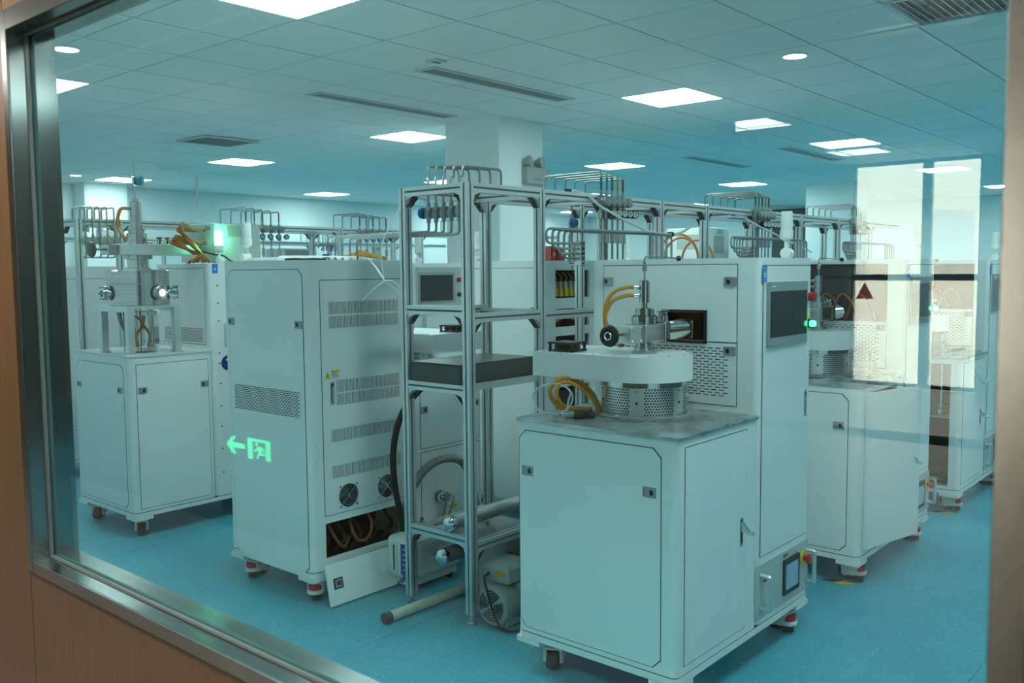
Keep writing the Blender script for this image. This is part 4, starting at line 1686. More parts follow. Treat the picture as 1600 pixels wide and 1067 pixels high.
def unit_C(loc, label, group, first=False):
    Lb, L, D, H, TH = .528, 1.10, .73, 1.072, 1.605
    r = thing('processing_machine', label, 'machine', loc, 0, group)
    plinth(r, L, D)
    mb = MB()
    shell(mb, 0, Lb, 0, D, .154, H - .01)
    part('bench_body', mb, WHITE, r)
    mb = MB()
    shell(mb, Lb, L, 0, .66, .154, TH)
    part('tall_body', mb, WHITE, r)
    mb = MB()
    mb.prism(rrect(-.004, Lb, -.004, D + .004, .02), H - .01, H)
    part('bench_top', mb, mat('grey_bench_top', (.62, .65, .65), .3), r)
    FL = Face((0, 0, 0), (0, 1, 0), (-1, 0, 0))
    FF = Face((0, 0, 0), (1, 0, 0), (0, -1, 0))
    TL = Face((Lb, 0, 0), (0, 1, 0), (-1, 0, 0))
    d = panel_door(FL, .075, .68, .172, 1.018, .028, r, 'side_panel')
    latch(FL, .118, .868, d)
    latch(FL, .65, .868, d)
    d = panel_door(FF, .037, .498, .172, 1.023, 0, r)
    latch(FF, .072, .87, d)
    latch(FF, .470, .87, d, flip=-1)
    d = panel_door(TL, .06, .60, 1.10, 1.578, 0, r, 'upper_panel')
    mb = MB()
    slots(TL, mb, .085, .575, 1.112, 1.206, .013, .0065, .0062, .0038, 1, d=.004)
    part('vent', mb, [WHITE, BLACK], d)
    # screwed strip on the front of the tall part
    mb = MB()
    for z in (1.47, 1.36, 1.25, 1.05, .985, .86, .72, .59, .45, .30):
        FF.cyl(mb, Lb + .052, z, 0, .003, .005, seg=8)
    s_ = part('screw', mb, SEAL, r)
    s_['kind'] = 'stuff'
    mb = MB()
    FF.box(mb, Lb + .068, L - .02, 1.06, 1.25, .0, .003)
    FF.box(mb, Lb + .085, L - .04, 1.085, 1.230, .003, .006)
    mb.m(1)
    FF.box(mb, Lb + .085, Lb + .13, 1.085, 1.230, .006, .007)
    part('drawer_front', mb, [WHITE, LGREY], r)
    if first:
        mb = MB()
        FF.box(mb, Lb + .02, Lb + .058, 1.545, 1.602, .0005, .002)
        mb.m(1)
        FF.box(mb, Lb + .032, Lb + .046, 1.562, 1.580, .002, .0024)
        part('blue_label', mb, [BLUEL, mat('pale_print', (.35, .55, .72), .5)], r)
        mb = MB()
        FF.cyl(mb, Lb + .110, .985, .0, .002, .048, seg=32)
        mb.m(1)
        a = Lb + .110
        FF.prism(mb, [(a - .002, .952), (a + .010, .952), (a + .010, 1.02), (a, 1.02), (a - .018, 1.005), (a - .014, .997), (a - .002, 1.004)], .002, .003)
        part('number_label', mb, [NAVY, LABELW], r, label='round navy label reading 1')
    else:
        mb = MB()
        FF.box(mb, Lb + .03, L - .05, 1.25, 1.575, .0, .010)
        mb.m(1)
        FF.box(mb, Lb + .045, L - .135, 1.295, 1.535, .010, .013)
        mb.m(2)
        FF.box(mb, Lb + .065, L - .155, 1.315, 1.515, .013, .0135)
        s2 = part('touchscreen', mb, [LGREY, GREY, CREEN], r)
        mb = MB()
        FF.cyl(mb, L - .09, 1.476, .010, .03, .018)
        part('red_button', mb, RED, s2)
        mb = MB()
        FF.cyl(mb, L - .09, 1.36, .010, .03, .016)
        part('selector_switch', mb, BLACK, s2)
    tower_lamp(r, Lb + .10, .045, TH, GLAMP if first else None, .2)
    for x, y, a in ((.085, .10, -2.04), (.085, .65, -2.3), (1.0, .1, .6), (1.0, .62, .3)):
        castor(r, x, y, a)
    return r


XC, YC = -1.113, 1.588
C1 = unit_C((XC, YC, 0), 'left white machine with a domed steel chamber on a stand and number label', 'white machines beyond the aisle', True)
unit_C((XC + PX, YC, 0), 'white machine with a grey touchscreen seen through the rack', 'white machines beyond the aisle')
unit_C((XC + 2 * PX, YC, 0), 'white machine beyond the rack, hidden behind the pillar side', 'white machines beyond the aisle')

# chamber stand on the left machine
ccx, ccy, cz = .205, .255, 1.072
FLc = Vector((ccx, ccy, 0))
mb = MB()
sx0, sx1, sy0, sy1, sz = ccx - .165, ccx + .165, ccy - .18, ccy + .19, .285
mb.box(sx0, sx1, sy0, sy1, cz + sz - .012, cz + sz)
for x in (sx0, sx1 - .04):
    mb.box(x, x + .04, sy0, sy1, cz + sz - .035, cz + sz - .012)
stand = part('chamber_stand', mb, ALU, C1)
for x in (sx0, sx1 - .04):
    for y in (sy0, sy1 - .04):
        mb = MB()
        mb.box(x, x + .04, y, y + .04, cz + .006, cz + sz - .035)
        mb.box(x - .008, x + .048, y - .008, y + .048, cz, cz + .006)
        part('leg', mb, ALU, stand)
mb = MB()
z0 = cz + sz
mb.lathe([(.172, 0), (.176, .004), (.176, .205), (.165, .212)], (ccx, ccy, z0), seg=48)
ch1 = part('chamber', mb, STEEL, C1)
mb = MB()
mb.torus((ccx, ccy, z0 + .13), (0, 0, 1), .1765, .002, 48, 6)
part('seam', mb, CHROME, ch1)
for a, lit in ((-1.41, 1), (-.50, 0), (3.04, 0)):
    d = Vector((math.cos(a), math.sin(a), 0))
    o_ = Vector((ccx, ccy, z0 + .075)) + d * .160
    mb = MB()
    mb.lathe([(.03, 0), (.03, .03), (.045, .031), (.045, .045), (.040, .046), (.040, .058), (.026, .059)], o_, d, 24)
    for k in range(6):
        t = k * PI / 3
        u_ = Vector((-d.y, d.x, 0))
        pp = o_ + d * .045 + .038 * (math.cos(t) * u_ + math.sin(t) * Vector((0, 0, 1)))
        mb.cyl(pp, pp + d * .02, .005, seg=6)
    vp = part('viewport', mb, CHROME, ch1)
    mb = MB()
    mb.cyl(o_ + d * .058, o_ + d * .061, .021, seg=20)
    part('window', mb, PORT if lit else CREEN, vp, label='glowing viewport window' if lit else None)
# glass tube with copper coils under the stand
mb = MB()
mb.cyl((ccx, ccy, cz + .03), (ccx, ccy, cz + sz - .012), .085, seg=32)
part('quartz_tube', mb, DOORGLASS, C1)
mb = MB()
mb.lathe([(.10, 0), (.10, .022), (.09, .024)], (ccx, ccy, cz + .012), seg=32)
mb.lathe([(.10, 0), (.10, .022), (.09, .024)], (ccx, ccy, cz + sz - .060), seg=32)
for k in range(4):
    a = k * PI / 2 + .4
    mb.cyl((ccx + .092 * math.cos(a), ccy + .092 * math.sin(a), cz + .03), (ccx + .092 * math.cos(a), ccy + .092 * math.sin(a), cz + sz - .03), .006, seg=10)
part('tube_clamp', mb, CHROME, C1)
for k in range(3):
    mb = MB()
    a = 1.2 + k * 2.1
    q = [(ccx + .04 * math.cos(a), ccy + .04 * math.sin(a), cz + .01), (ccx + .05 * math.cos(a + .5), ccy + .05 * math.sin(a + .5), cz + .10), (ccx + .02, ccy, cz + .17), (ccx + .05 * math.cos(a + 1.5), ccy + .05 * math.sin(a + 1.5), cz + .24)]
    mb.tube(q, .008, smooth=5)
    part('copper_coil', mb, COPPER, C1)
mb = MB()
mb.tube([(ccx - .12, ccy + .03, cz + .27), (ccx - .10, ccy + .03, cz + .18), (ccx - .04, ccy + .06, cz + .09), (ccx + .0, ccy + .11, cz)], .014, smooth=5)
part('braided_hose', mb, BRAID, C1)
# neck, gate valve, tower
mb = MB()
mb.lathe([(.075, .212), (.075, .222), (.060, .224), (.060, .275), (.085, .277), (.085, .300)], (ccx, ccy, z0), seg=32)
part('lower_neck', mb, STEEL, C1)
mb = MB()
mb.box(ccx - .14, ccx + .36, ccy - .075, ccy + .075, z0 + .300, z0 + .365, .003)
gv = part('gate_valve', mb, ALU, C1)
mb = MB()
mb.box(ccx - .20, ccx - .139, ccy - .05, ccy + .05, z0 + .303, z0 + .362, .003)
part('bonnet', mb, STEEL, gv)
mb = MB()
mb.cyl((ccx - .2, ccy, z0 + .333), (ccx - .27, ccy, z0 + .333), .007, seg=10)
part('stem', mb, CHROME, gv)
mb = MB()
mb.lathe([(.02, -.012), (.042, -.010), (.046, 0), (.042, .010), (.02, .012)], (ccx - .275, ccy, z0 + .333), (1, 0, 0), 24)
part('handwheel', mb, DGREY, gv)
mb = MB()
for k in range(4):
    x = ccx + .14 + k * .05
    mb.cyl((x, ccy, z0 + .365), (x, ccy, z0 + .40), .014, seg=12)
    mb.box(x - .02, x + .02, ccy - .01, ccy + .01, z0 + .40, z0 + .412, .002)
part('clamp_knob', mb, CHROME, gv)
mb = MB()
mb.lathe([(.058, .365), (.058, .43), (.045, .432), (.045, .455), (.034, .456), (.034, .62), (.022, .622), (.022, .64)], (ccx, ccy, z0), seg=28)
tw = part('inlet_tower', mb, STEEL, C1)
mb = MB()
mb.tube([(ccx, ccy, z0 + .64), (ccx, ccy, z0 + .86), (ccx + .36, ccy - .08, z0 + .80), (ccx + .36, ccy - .08, z0 + .60)], .0045, .012)
part('gas_line', mb, PIPE, tw)
mb = MB()
mb.box(ccx - .012, ccx + .012, ccy - .012, ccy + .012, z0 + .71, z0 + .77, .003)
mb.m(1)
mb.lathe([(.010, .012), (.026, .018), (.028, .045), (.022, .052)], (ccx, ccy, z0 + .745), (.6, -.7, 0), 14)
part('knob_valve', mb, [CHROME, TEALK], tw)
mb = MB()
mb.tube([(ccx - .03, ccy + .02, z0 + .58), (ccx - .08, ccy + .03, z0 + .57), (ccx - .09, ccy + .05, z0 + .48), (ccx - .07, ccy + .03, z0 + .42), (ccx - .05, ccy + .02, z0 + .385)], .010, smooth=5)
part('water_hose', mb, COPPER, tw)

# power supply on top of the left machine
GB = thing('power_supply', 'grey power supply box lit green on top of the left machine', 'electronics box', (-.475, 1.69, 1.605))
mb = MB()
mb.box(0, .33, 0, .42, .012, .255, .004)
for x in (.03, .3):
    for y in (.04, .38):
        mb.cyl((x, y, 0), (x, y, .012), .014, seg=10)
part('case', mb, LGREY, GB)
mb = MB()
FG = Face((0, 0, 0), (1, 0, 0), (0, -1, 0))
FS = Face((0, 0, 0), (0, 1, 0), (-1, 0, 0))
FG.box(mb, .09, .20, .17, .24, 0, .002)
part('fan_grille', mb, GREY, GB)
mb = MB()
for a, z in ((.10, .21), (.16, .21), (.10, .13), (.16, .13), (.22, .13), (.14, .06), (.20, .06)):
    mb.lathe([(.012, 0), (.012, .012), (.016, .013), (.016, .02)], FS.p(a, z, 0), (-1, 0, 0), 14)
part('connector', mb, CHROME, GB)
mb = MB()
FS.box(mb, .05, .10, .215, .222, 0, .001)
FS.box(mb, .05, .12, .228, .233, 0, .001)
part('printed_line', mb, DGREY, GB)
for k in range(6):
    s = thing('cooling_hose', 'amber water hose on the %s fitting of the green-lit power supply, %s row' % (('front', 'middle', 'rear')[k % 3], 'upper' if k < 3 else 'lower'), 'hose', (-.475, 1.69, 1.605), 0, 'amber hoses at the power supply')
    mb = MB()
    yy = .10 + .055 * (k % 3)
    z = .21 if k < 3 else .13
    e = (-.055 - .03 * k, -.02 - .012 * (k % 3), .009)
    mb.tube([FS.p(yy, z, .024), FS.p(yy, z + .005, .09), (-.19 - .025 * k, .06 - .02 * k, z + .035 - .02 * (k % 3)), (-.20 + .012 * k, .0, z - .06), (-.11, -.02, .06), e], .0095, smooth=6)
    part('hose_body', mb, mat('brown_amber', (.30, .085, .018), .25), s)
o = thing('black_cable', 'thin black cable running from the power supply over the machine top', 'cable', (-.475, 1.69, 1.605))
mb = MB()
mb.tube([FS.p(.25, .1, .0), FS.p(.22, .11, .06), (-.05, -.03, .06), (.02, -.05, .05), (.08, -.06, .012), (.16, -.07, .008)], .005, smooth=5)
part('cable_body', mb, RUBBER, o)


# ------------------------------------------------------------------ aluminium pipe racks
def profile(mb, p0, p1, s=.02):
    """slotted square bar; material 0 = aluminium lips, 1 = dark groove core"""
    p0, p1 = Vector(p0), Vector(p1)
    d = (p1 - p0).normalized()
    up_ = Vector((0, 0, 1)) if abs(d.z) < .9 else Vector((1, 0, 0))
    u = d.cross(up_).normalized()
    v = u.cross(d)

    def bar(a0, a1, b0, b1):
        c_ = [(a0, b0), (a1, b0), (a1, b1), (a0, b1)]
        mb.hexa([p0 + u * a + v * b for a, b in c_] + [p1 + u * a + v * b for a, b in c_])
    mb.m(1)
    bar(-s * .82, s * .82, -s * .82, s * .82)
    mb.m(0)
    g = s * .22
    for a0, a1 in ((-s, -g), (g, s)):
        for b0, b1 in ((-s, -g), (g, s)):
            bar(a0, a1, b0, b1)


def bracket_mesh():
    mb = MB()
    w_ = .016
    mb.hexa([(0, -w_, 0), (.05, -w_, 0), (.05, w_, 0), (0, w_, 0), (0, -w_, .004), (.05, -w_, .004), (.05, w_, .004), (0, w_, .004)])
    mb.box(0, .004, -w_, w_, -.05, 0)
    for s in (-w_, w_ - .003):
        mb.hexa([(0, s, 0), (.048, s, 0), (.012, s, -.012), (0, s, -.048), (0, s + .003, 0), (.048, s + .003, 0), (.012, s + .003, -.012), (0, s + .003, -.048)])
    mb.m(1)
    mb.hexa([(.046, -w_, -.004), (.05, -w_, -.001), (.004, -w_, -.046), (.001, -w_, -.05), (.046, w_, -.004), (.05, w_, -.001), (.004, w_, -.046), (.001, w_, -.05)])
    mb.cyl((.026, 0, -.026), (.032, 0, -.032), .006, seg=8)
    return mb.mesh('corner_bracket', [ALU, DGREY])


def bracket(r, p, rz):
    link('corner_bracket', cached('bracket', bracket_mesh), r, p, (0, 0, rz))


def valve_mesh(knob):
    def f():
        mb = MB()
        mb.lathe([(.006, -.045), (.010, -.043), (.010, -.030), (.008, -.029), (.014, -.024), (.019, -.012), (.019, .012), (.014, .024), (.008, .029), (.010, .030), (.010, .043), (.006, .045)], seg=12)
        mb.cyl((0, 0, 0), (.0, .026, 0), .008, seg=10)
        me = mb.mesh('valve_body', mat('valve_steel', (.42, .44, .43), .3, .9))
        mb = MB()
        mb.lathe([(.014, .024), (.024, .026), (.026, .034), (.024, .046), (.016, .050)], (0, 0, 0), (0, 1, 0), 12)
        return me, mb.mesh('valve_knob', knob)
    return f


def valve(r, p, rz=0, knob=GREY, key='v'):
    a, b_ = cached('valve' + key, valve_mesh(knob))
    o = link('valve', a, r, p, (0, 0, rz))
    if knob is not GREY or True:
        link('knob', b_, o)
    return o


def gauge_mesh(face):
    def f():
        mb = MB()
        mb.cyl((0, 0, 0), (0, -.026, 0), .021, seg=20)
        mb.cyl((0, -.006, 0), (0, .02, -.0), .007, seg=8)
        mb.m(1)
        mb.cyl((0, -.026, 0), (0, -.0268, 0), .0165, seg=20)
        mb.m(2)
        mb.box(-.002, .002, -.0275, -.0268, -.003, .013)
        return mb.mesh('gauge', [BLACK, face, DGREY])
    return f


RX0, RYF, RYB, RZT = -.785, -.79, -.405, 1.92
GAUGEW = mat('gauge_face', (.62, .66, .66), .4)
GAUGEB = mat('gauge_face_blue', (.30, .50, .60), .3)


def rack(label, dy, fronts, backs, xend, full=True, nearest=False):
    r = thing('pipe_rack', label, 'pipe rack', (RX0, RYF + dy, 0), 0, 'aluminium pipe racks')
    D = RYB - RYF
    X = lambda x: x - RX0
    for xs, y in ((fronts, 0), (backs, D)):
        for x in xs:
            mb = MB()
            profile(mb, (X(x), y, .045), (X(x), y, RZT))
            p_ = part('post', mb, [ALU, ALUD], r)
            mb = MB()
            mb.cyl((X(x), y, .006), (X(x), y, .045), .008, seg=10)
            mb.cyl((X(x), y, 0), (X(x), y, .008), .022, seg=16)
            mb.cyl((X(x), y, .02), (X(x), y, .03), .013, seg=6)
            part('levelling_foot', mb, CHROME, p_)
    for xs, y in ((fronts, 0), (backs, D)):
        for a, b_ in zip(xs, xs[1:] + [xend]):
            mb = MB()
            profile(mb, (X(a) + .0205, y, RZT - .02), (X(b_) - .0205, y, RZT - .02))
            part('top_beam', mb, [ALU, ALUD], r)
            bracket(r, (X(a) + .02, y, RZT - .04), 0)
            if b_ != xend:
                bracket(r, (X(b_) - .02, y, RZT - .04), PI)
    for x in (fronts if full else fronts[:2]):
        mb = MB()
        profile(mb, (X(x), .0205, RZT - .02), (X(x), D - .0205, RZT - .02))
        part('cross_beam', mb, [ALU, ALUD], r)
    bracket(r, (0, .02, RZT - .04), PI / 2)
    bracket(r, (0, D - .02, RZT - .04), -PI / 2)
    if nearest:
        # end frame rails and shelf rails
        for z in (1.375, 1.035, .372):
            mb = MB()
            profile(mb, (0, .0205, z), (0, D - .0205, z))
            part('end_rail', mb, [ALU, ALUD], r)
            bracket(r, (0, D - .02, z - .02), -PI / 2)
            bracket(r, (0, .02, z - .02), PI / 2)
        a, b_ = fronts[0], fronts[1]
        for z in (1.345, .345):
            mb = MB()
            profile(mb, (X(a) + .0205, 0, z), (X(b_) - .0205, 0, z))
            part('front_rail', mb, [ALU, ALUD], r)
            bracket(r, (X(b_) - .02, 0, z - .02), PI)
            bracket(r, (X(a) + .02, 0, z - .02), 0)
        for z in (1.36, 1.035, .345):
            mb = MB()
            profile(mb, (X(backs[0]) + .0205, D, z), (X(backs[1]) - .0205, D, z))
            part('back_rail', mb, [ALU, ALUD], r)
        mb = MB()
        profile(mb, (X(b_), .0205, 1.345), (X(b_), D - .0205, 1.345))
        part('end_rail', mb, [ALU, ALUD], r)
        # angle iron under the grey drawer box
        mb = MB()
        mb.box(X(a) + .021, X(b_) - .021, .0, .022, 1.040, 1.044)
        mb.box(X(a) + .021, X(b_) - .021, -.004, .0, 1.030, 1.062)
        part('shelf_angle', mb, ALU, r)
        mb = MB()
        profile(mb, (X(b_) + .0205, 0, 1.335), (X(fronts[2]) - .0205, 0, 1.335))
        part('front_rail', mb, [ALU, ALUD], r)
        mb = MB()
        mb.box(X(a) + .03, X(b_) - .03, .03, D - .03, .345, .349)
        part('drip_tray', mb, mat('dull_sheet', (.30, .32, .31), .35, .7), r)
    return r, X


R1, RX = rack('long aluminium rack of the near row carrying a grey box on its shelf', 0, [-.785, -.30, .205, .745, 1.25, 1.9, 2.6, 3.3, 4.0], [-.785, -.25, .53, 1.28, 1.93, 2.6, 3.3, 4.0], 4.7, True, True)
DD = RYB - RYF
# five valves with U bends on the near end of the rack
for k in range(5):
    y = .27 - k * .0475
    valve(R1, (.035, y, 1.805), 0, BLUEK if k == 0 else GREY, 'blue' if k == 0 else 'v')
    mb = MB()
    yk = .30 - k * .055
    mb.tube([(.035, y, 1.85), (.035, y, 1.955), (.06, yk, 1.955), (.06, yk, 2.015 - .004 * k), (.245 + .012 * k, yk - .015, 2.015 - .004 * k), (.245 + .012 * k, yk - .015, 1.922)], .0055, .022)
    part('riser_pipe', mb, PIPE, R1)
    mb = MB()
    ye = DD + .425 + .02 + (.203, .147, .092, .033, -.02)[k] - .02 - .0
    ye = (.203, .147, .092, .033, -.02)[k] - RYF
    zz = 1.722 - .004 * k
    mb.tube([(.035, y, 1.76), (.035, y, zz), (.035, ye, zz), (.035, ye, 1.617)], .0055, .028)
    part('feed_pipe', mb, PIPE, R1)
    mb = MB()
    mb.cyl((.035, ye, 1.604), (.035, ye, 1.622), .008, seg=6)
    part('pipe_fitting', mb, CHROME, R1)


def tap_group(r, X, x0, yf, tall=2.035, depth=.36, dx=.048, simple=False, blue=False):
    tapes = [TAPEG, TAPEB, TAPEG, TAPEY, mat('tape_red', (.30, .05, .05), .5)]
    for k in range(5):
        x = X(x0) + k * dx
        y = yf
        mb = MB()
        mb.tube([(x, y, 1.93), (x, y, tall - .006 * k), (x - .0, y + depth - .03 * k, tall - .006 * k), (x - .0, y + depth - .03 * k, 1.922)], .0055, .02)
        p_ = part('riser_pipe', mb, PIPE, r)
        mb = MB()
        mb.cyl((x, y, 1.945), (x, y, tall - .03), .0060, seg=8)
        part('colour_tape', mb, tapes[k], p_)
        valve(r, (x, y, 1.886), PI, GREY, 'v')
        if not simple:
            mb = MB()
            mb.box(x - .013, x + .013, y - .013, y + .013, 1.80, 1.845, .003)
            mb.cyl((x, y, 1.60), (x, y, 1.80), .0055, seg=8)
            mb.box(x - .010, x + .010, y - .010, y + .010, 1.68, 1.74, .002)
            part('regulator', mb, mat('valve_steel', (.42, .44, .43), .3, .9), r)
        link('gauge', cached('gaugeb', gauge_mesh(GAUGEB)) if blue else cached('gaugew', gauge_mesh(GAUGEW)), r, (x + .045, y - .03, 1.828), (0, 0, -.35))


tap_group(R1, RX, .155, -.028)
valve(R1, (RX(.40), .34, 1.80), PI * .8, BLUEK, 'blue')
mb = MB()
mb.cyl((RX(.40), .34, 1.84), (RX(.40), .34, 1.90), .0055, seg=8)
mb.cyl((RX(.40), .34, 1.55), (RX(.40), .34, 1.76), .0055, seg=8)
part('riser_pipe', mb, PIPE, R1)
tap_group(R1, RX, 1.86, -.028)
tap_group(R1, RX, 3.52, -.028)


def manifold(r, X, x0, yf, ztop=1.728, zlow=1.665, xr=1.03):
    """five nested bent tubes feeding the machine top in front of the rack"""
    for k in range(5):
        mb = MB()
        xs = X(x0) + k * .055 - .0
        zl = zlow - .022 * k
        xe = X(x0) + .80 + k * .048
        mb.tube([(X(x0) + .25, yf + .01 * k, zl), (xs, yf + .01 * k, zl), (xs, yf + .01 * k, ztop - .0015 * k), (xe, yf - .03 + .0 * k, ztop - .0015 * k), (xe, yf - .03, 1.60)], .0058, .03)
        part('feed_pipe', mb, PIPE, r)
        mb = MB()
        mb.box(X(x0) + .235, X(x0) + .27, yf - .012, yf + .05, zl - .010, zl + .010, .002)
        mb.m(1)
        mb.cyl((X(x0) + .252, yf - .0125, zl), (X(x0) + .252, yf - .013, zl), .005, seg=8)
        part('manifold_block', mb, [CHROME, BLACK], r)


manifold(R1, RX, -.50, -.20)
manifold(R1, RX, 1.20, -.20)
manifold(R1, RX, 2.90, -.20)

R2, RX2 = rack('aluminium pipe rack of the middle row behind the domed chamber', 3.54, [-.855, -.575, .45, 1.35, 2.3, 3.4], [-.855, -.26, .45, 1.35, 2.3, 3.4], 4.4)
for k in range(5):
    x = -.035 + .05 * k
    valve(R2, (x, -.03, 1.77), PI, GREY, 'v')
    mb = MB()
    mb.tube([(x, -.03, 1.815), (x, -.03, 1.90), (x, .0 - .028, 2.0), (x + .02, .20, 2.0), (x + .02, .20, 1.922)], .006, .02)
    part('riser_pipe', mb, PIPE, R2)
    mb = MB()
    mb.tube([(x, -.03, 1.725), (x, -.03, 1.66), (x + .0, .12, 1.66)], .006, .03)
    part('feed_pipe', mb, PIPE, R2)
for x0 in (.42, 1.55, 2.9):
    tap_group(R2, RX2, x0, -.028, 2.05, .36, dx=.075, blue=True)
R3, RX3 = rack('distant aluminium pipe rack nearest the back wall', 6.7, [-.785, .35, 1.45, 2.6, 3.7, 4.8], [-.785, .35, 1.45, 2.6, 3.7, 4.8], 5.8)
for x0 in (.9, 2.1, 3.5):
    tap_group(R3, RX3, x0, -.028, 2.05, .36, dx=.075, simple=True)

# machines beyond the second rack
unit_B((.32, 4.13, 0), 'far white machine with its own valve tower at the left edge of the window', 'far white machines', 3)
unit_B((.32 + 1.695, 4.13, 0), 'far white machine behind the green-lit box', 'far white machines', 3)
unit_B((.32 + 2 * 1.695, 4.13, 0), 'far white machine behind the middle pipe rack', 'far white machines', 3)

# ------------------------------------------------------------------ things on and around the rack
t = thing('drawer_box', 'long dark grey steel box lying on the rack shelf', 'box', (-.815, -.765, 1.0565))
mb = MB()
mb.box(0, .50, 0, .31, 0, .085, .004)
part('case', mb, DGREY, t)
mb = MB()
mb.box(.0, .50, -.003, .0, -.0, .012)
mb.box(.0, .497, .002, .308, .085, .088)
part('lid', mb, DGREY, t)
mb = MB()
mb.cyl((.075, -.004, .05), (.075, 0, .05), .006, seg=10)
part('lock', mb, BLACK, t)

# exhaust ducts
for lab, x0, x1, y, z, r_ in (('upper bright steel exhaust pipe with a domed cap on the lower rack frame', -.80, .42, -.655, .428, .034),
                              ('lower steel exhaust pipe hanging under the rack frame', -.845, .35, -.655, .288, .034)):
    t = thing('exhaust_pipe', lab, 'pipe', (x0, y, z), 0, 'steel exhaust pipes')
    mb = MB()
    mb.cyl((.03, 0, 0), (x1 - x0, 0, 0), r_, seg=24)
    part('pipe_body', mb, PIPE, t)
    mb = MB()
    mb.lathe([(.008, -.012), (.025, -.006), (.037, .006), (.038, .030), (.035, .034)], (0, 0, 0), (1, 0, 0), 24)
    part('end_cap', mb, CHROME, t)
    mb = MB()
    for k in range(2):
        xx = .22 + k * .5
        if z > .4:
            mb.box(xx, xx + .02, -.035, .035, -.059, -.02)
        else:
            mb.box(xx, xx + .003, -.01, .01, .03, .0555)
    part('clamp', mb, CHROME, t)
o = thing('drain_pipe', 'cream plastic pipe lying on the floor under the rack', 'pipe', (-1.03, -.49, .0245))
mb = MB()
mb.cyl((.03, 0, 0), (.75, -.012, 0), .0235, seg=20)
part('pipe_body', mb, PVC, o)
mb = MB()
mb.cyl((0, 0, 0), (.034, 0, 0), .0245, seg=20)
part('end_cap', mb, DGREY, o)
o = thing('floor_block', 'small dark grey block on the floor beside the rack foot', 'block', (-.52, -.46, 0))
mb = MB()
mb.box(0, .05, -.05, -.01, 0, .10, .003)
part('body', mb, GREY, o)

# braided hoses
hose = [('thick braided hose arching behind the rack end to the machine back', [(-.60, -.16, .30), (-.585, -.17, .42), (-.50, -.18, .535), (-.38, -.19, .585), (-.25, -.20, .565), (-.17, -.20, .47), (-.13, -.20, .33), (-.11, -.2, .2)], .021),
        ('short braided hose bending down from the round vacuum port', [(-.285, -.135, .362), (-.285, -.17, .368), (-.325, -.195, .345), (-.355, -.2, .28), (-.365, -.19, .255)], .021),
        ('curved braided hose beside the nearest machine', [(-.02, -.62, .30), (-.03, -.62, .45), (.02, -.62, .56), (.12, -.62, .60)], .024)]
for lab, pts, r_ in hose:
    o = thing('braided_hose', lab, 'hose', pts[0], 0, 'braided steel hoses')
    mb = MB()
    mb.tube([Vector(p) - Vector(pts[0]) for p in pts], r_, seg=12, smooth=6)
    part('hose_body', mb, BRAID, o)
o = thing('black_drain_hose', 'thick black hose hanging in front of the vented cabinet', 'hose', (-.56, -.12, .3))
mb = MB()
mb.tube([(-.01, -.005, -.19), (-.03, -.02, -.08), (-.075, -.05, .05), (-.12, -.06, .22), (-.13, -.07, .40), (-.10, -.10, .56), (-.03, -.16, .68), (.04, -.22, .74)], .0155, seg=12, smooth=6)
part('hose_body', mb, RUBBER, o)

# pumps
t = thing('vacuum_pump', 'white ribbed vacuum pump on the floor behind the rack leg', 'pump', (-.70, -.30, 0))
mb = MB()
mb.box(.0, .36, 0, .17, .055, .26, .018)
mb.box(.03, .34, .02, .15, .02, .06, .004)
part('body', mb, WHITE2, t)
for k in range(8):
    mb = MB()
    mb.box(.07, .30, -.006, .002, .125 + k * .0135, .132 + k * .0135)
    mb.box(-.006, .002, .02, .075, .125 + k * .0135, .132 + k * .0135)
    part('fin', mb, WHITE2, t)
mb = MB()
mb.box(-.008, .0, .085, .125, .09, .235, .002)
mb.m(1)
mb.box(-.0085, -.008, .098, .108, .10, .225)
mb.m(2)
mb.box(-.008, .0, .004, .055, .085, .235)
part('sight_glass', mb, [LABELW, BLACK, mat('pump_blue_label', (.01, .09, .30), .4)], t)
mb = MB()
for k in range(5):
    mb.box(-.0085, -.008, .018, .042, .11 + k * .025, .114 + k * .025)
part('label_line', mb, LABELW, t)
mb = MB()
for x, y in ((.06, .05), (.1, .1), (.15, .06), (.19, .11)):
    mb.lathe([(.012, 0), (.012, .02), (.02, .021), (.02, .034), (.010, .036), (.010, .055)], (x, y, .26), (0, 0, 1), 14)
part('port', mb, CHROME, t)
mb = MB()
mb.lathe([(.014, 0), (.014, .03), (.008, .032), (.008, .05)], (-.0, .03, .075), (-1, 0, -.3), 12)
part('drain_valve', mb, CHROME, t)
for x in (.06, .30):
    for y in (.03, .14):
        mb = MB()
        mb.cyl((x, y, 0), (x, y, .022), .016, seg=12)
        part('foot', mb, RUBBER, t)
t = thing('vacuum_pump', 'grey vacuum pump with a round slotted fan cover beside the nearest machine', 'pump', (-.765, -.985, 0))
mb = MB()
mb.lathe([(.07, 0), (.088, .006), (.092, .03), (.092, .11), (.086, .12)], (0, .10, .10), (1, 0, 0), 32)
mb.box(.02, .16, .03, .17, .01, .10, .006)
fan_c = part('fan_cover', mb, GREY, t)
mb = MB()
for k in range(5):
    R_ = .020 + k * .0112
    for q_ in range(4):
        a0 = q_ * PI / 2 + .35
        mb.torus((-.0, .10, .10), (1, 0, 0), R_, .0036, 8, 5, a0, a0 + 1.25)
part('fan_slot', mb, BLACK, t)['kind'] = 'stuff'
mb = MB()
mb.box(.10, .42, .02, .18, .02, .20, .012)
for k in range(9):
    mb.box(.14 + k * .03, .146 + k * .03, .008, .022, .05, .17)
part('body', mb, GREY, t)
mb = MB()
mb.box(.025, .20, .025, .19, .195, .275, .012)
mb.box(.02, .026, .14, .175, .215, .255, .002)
part('terminal_box', mb, GREY, t)
mb = MB()
mb.box(.0215, .025, .045, .095, .228, .250)
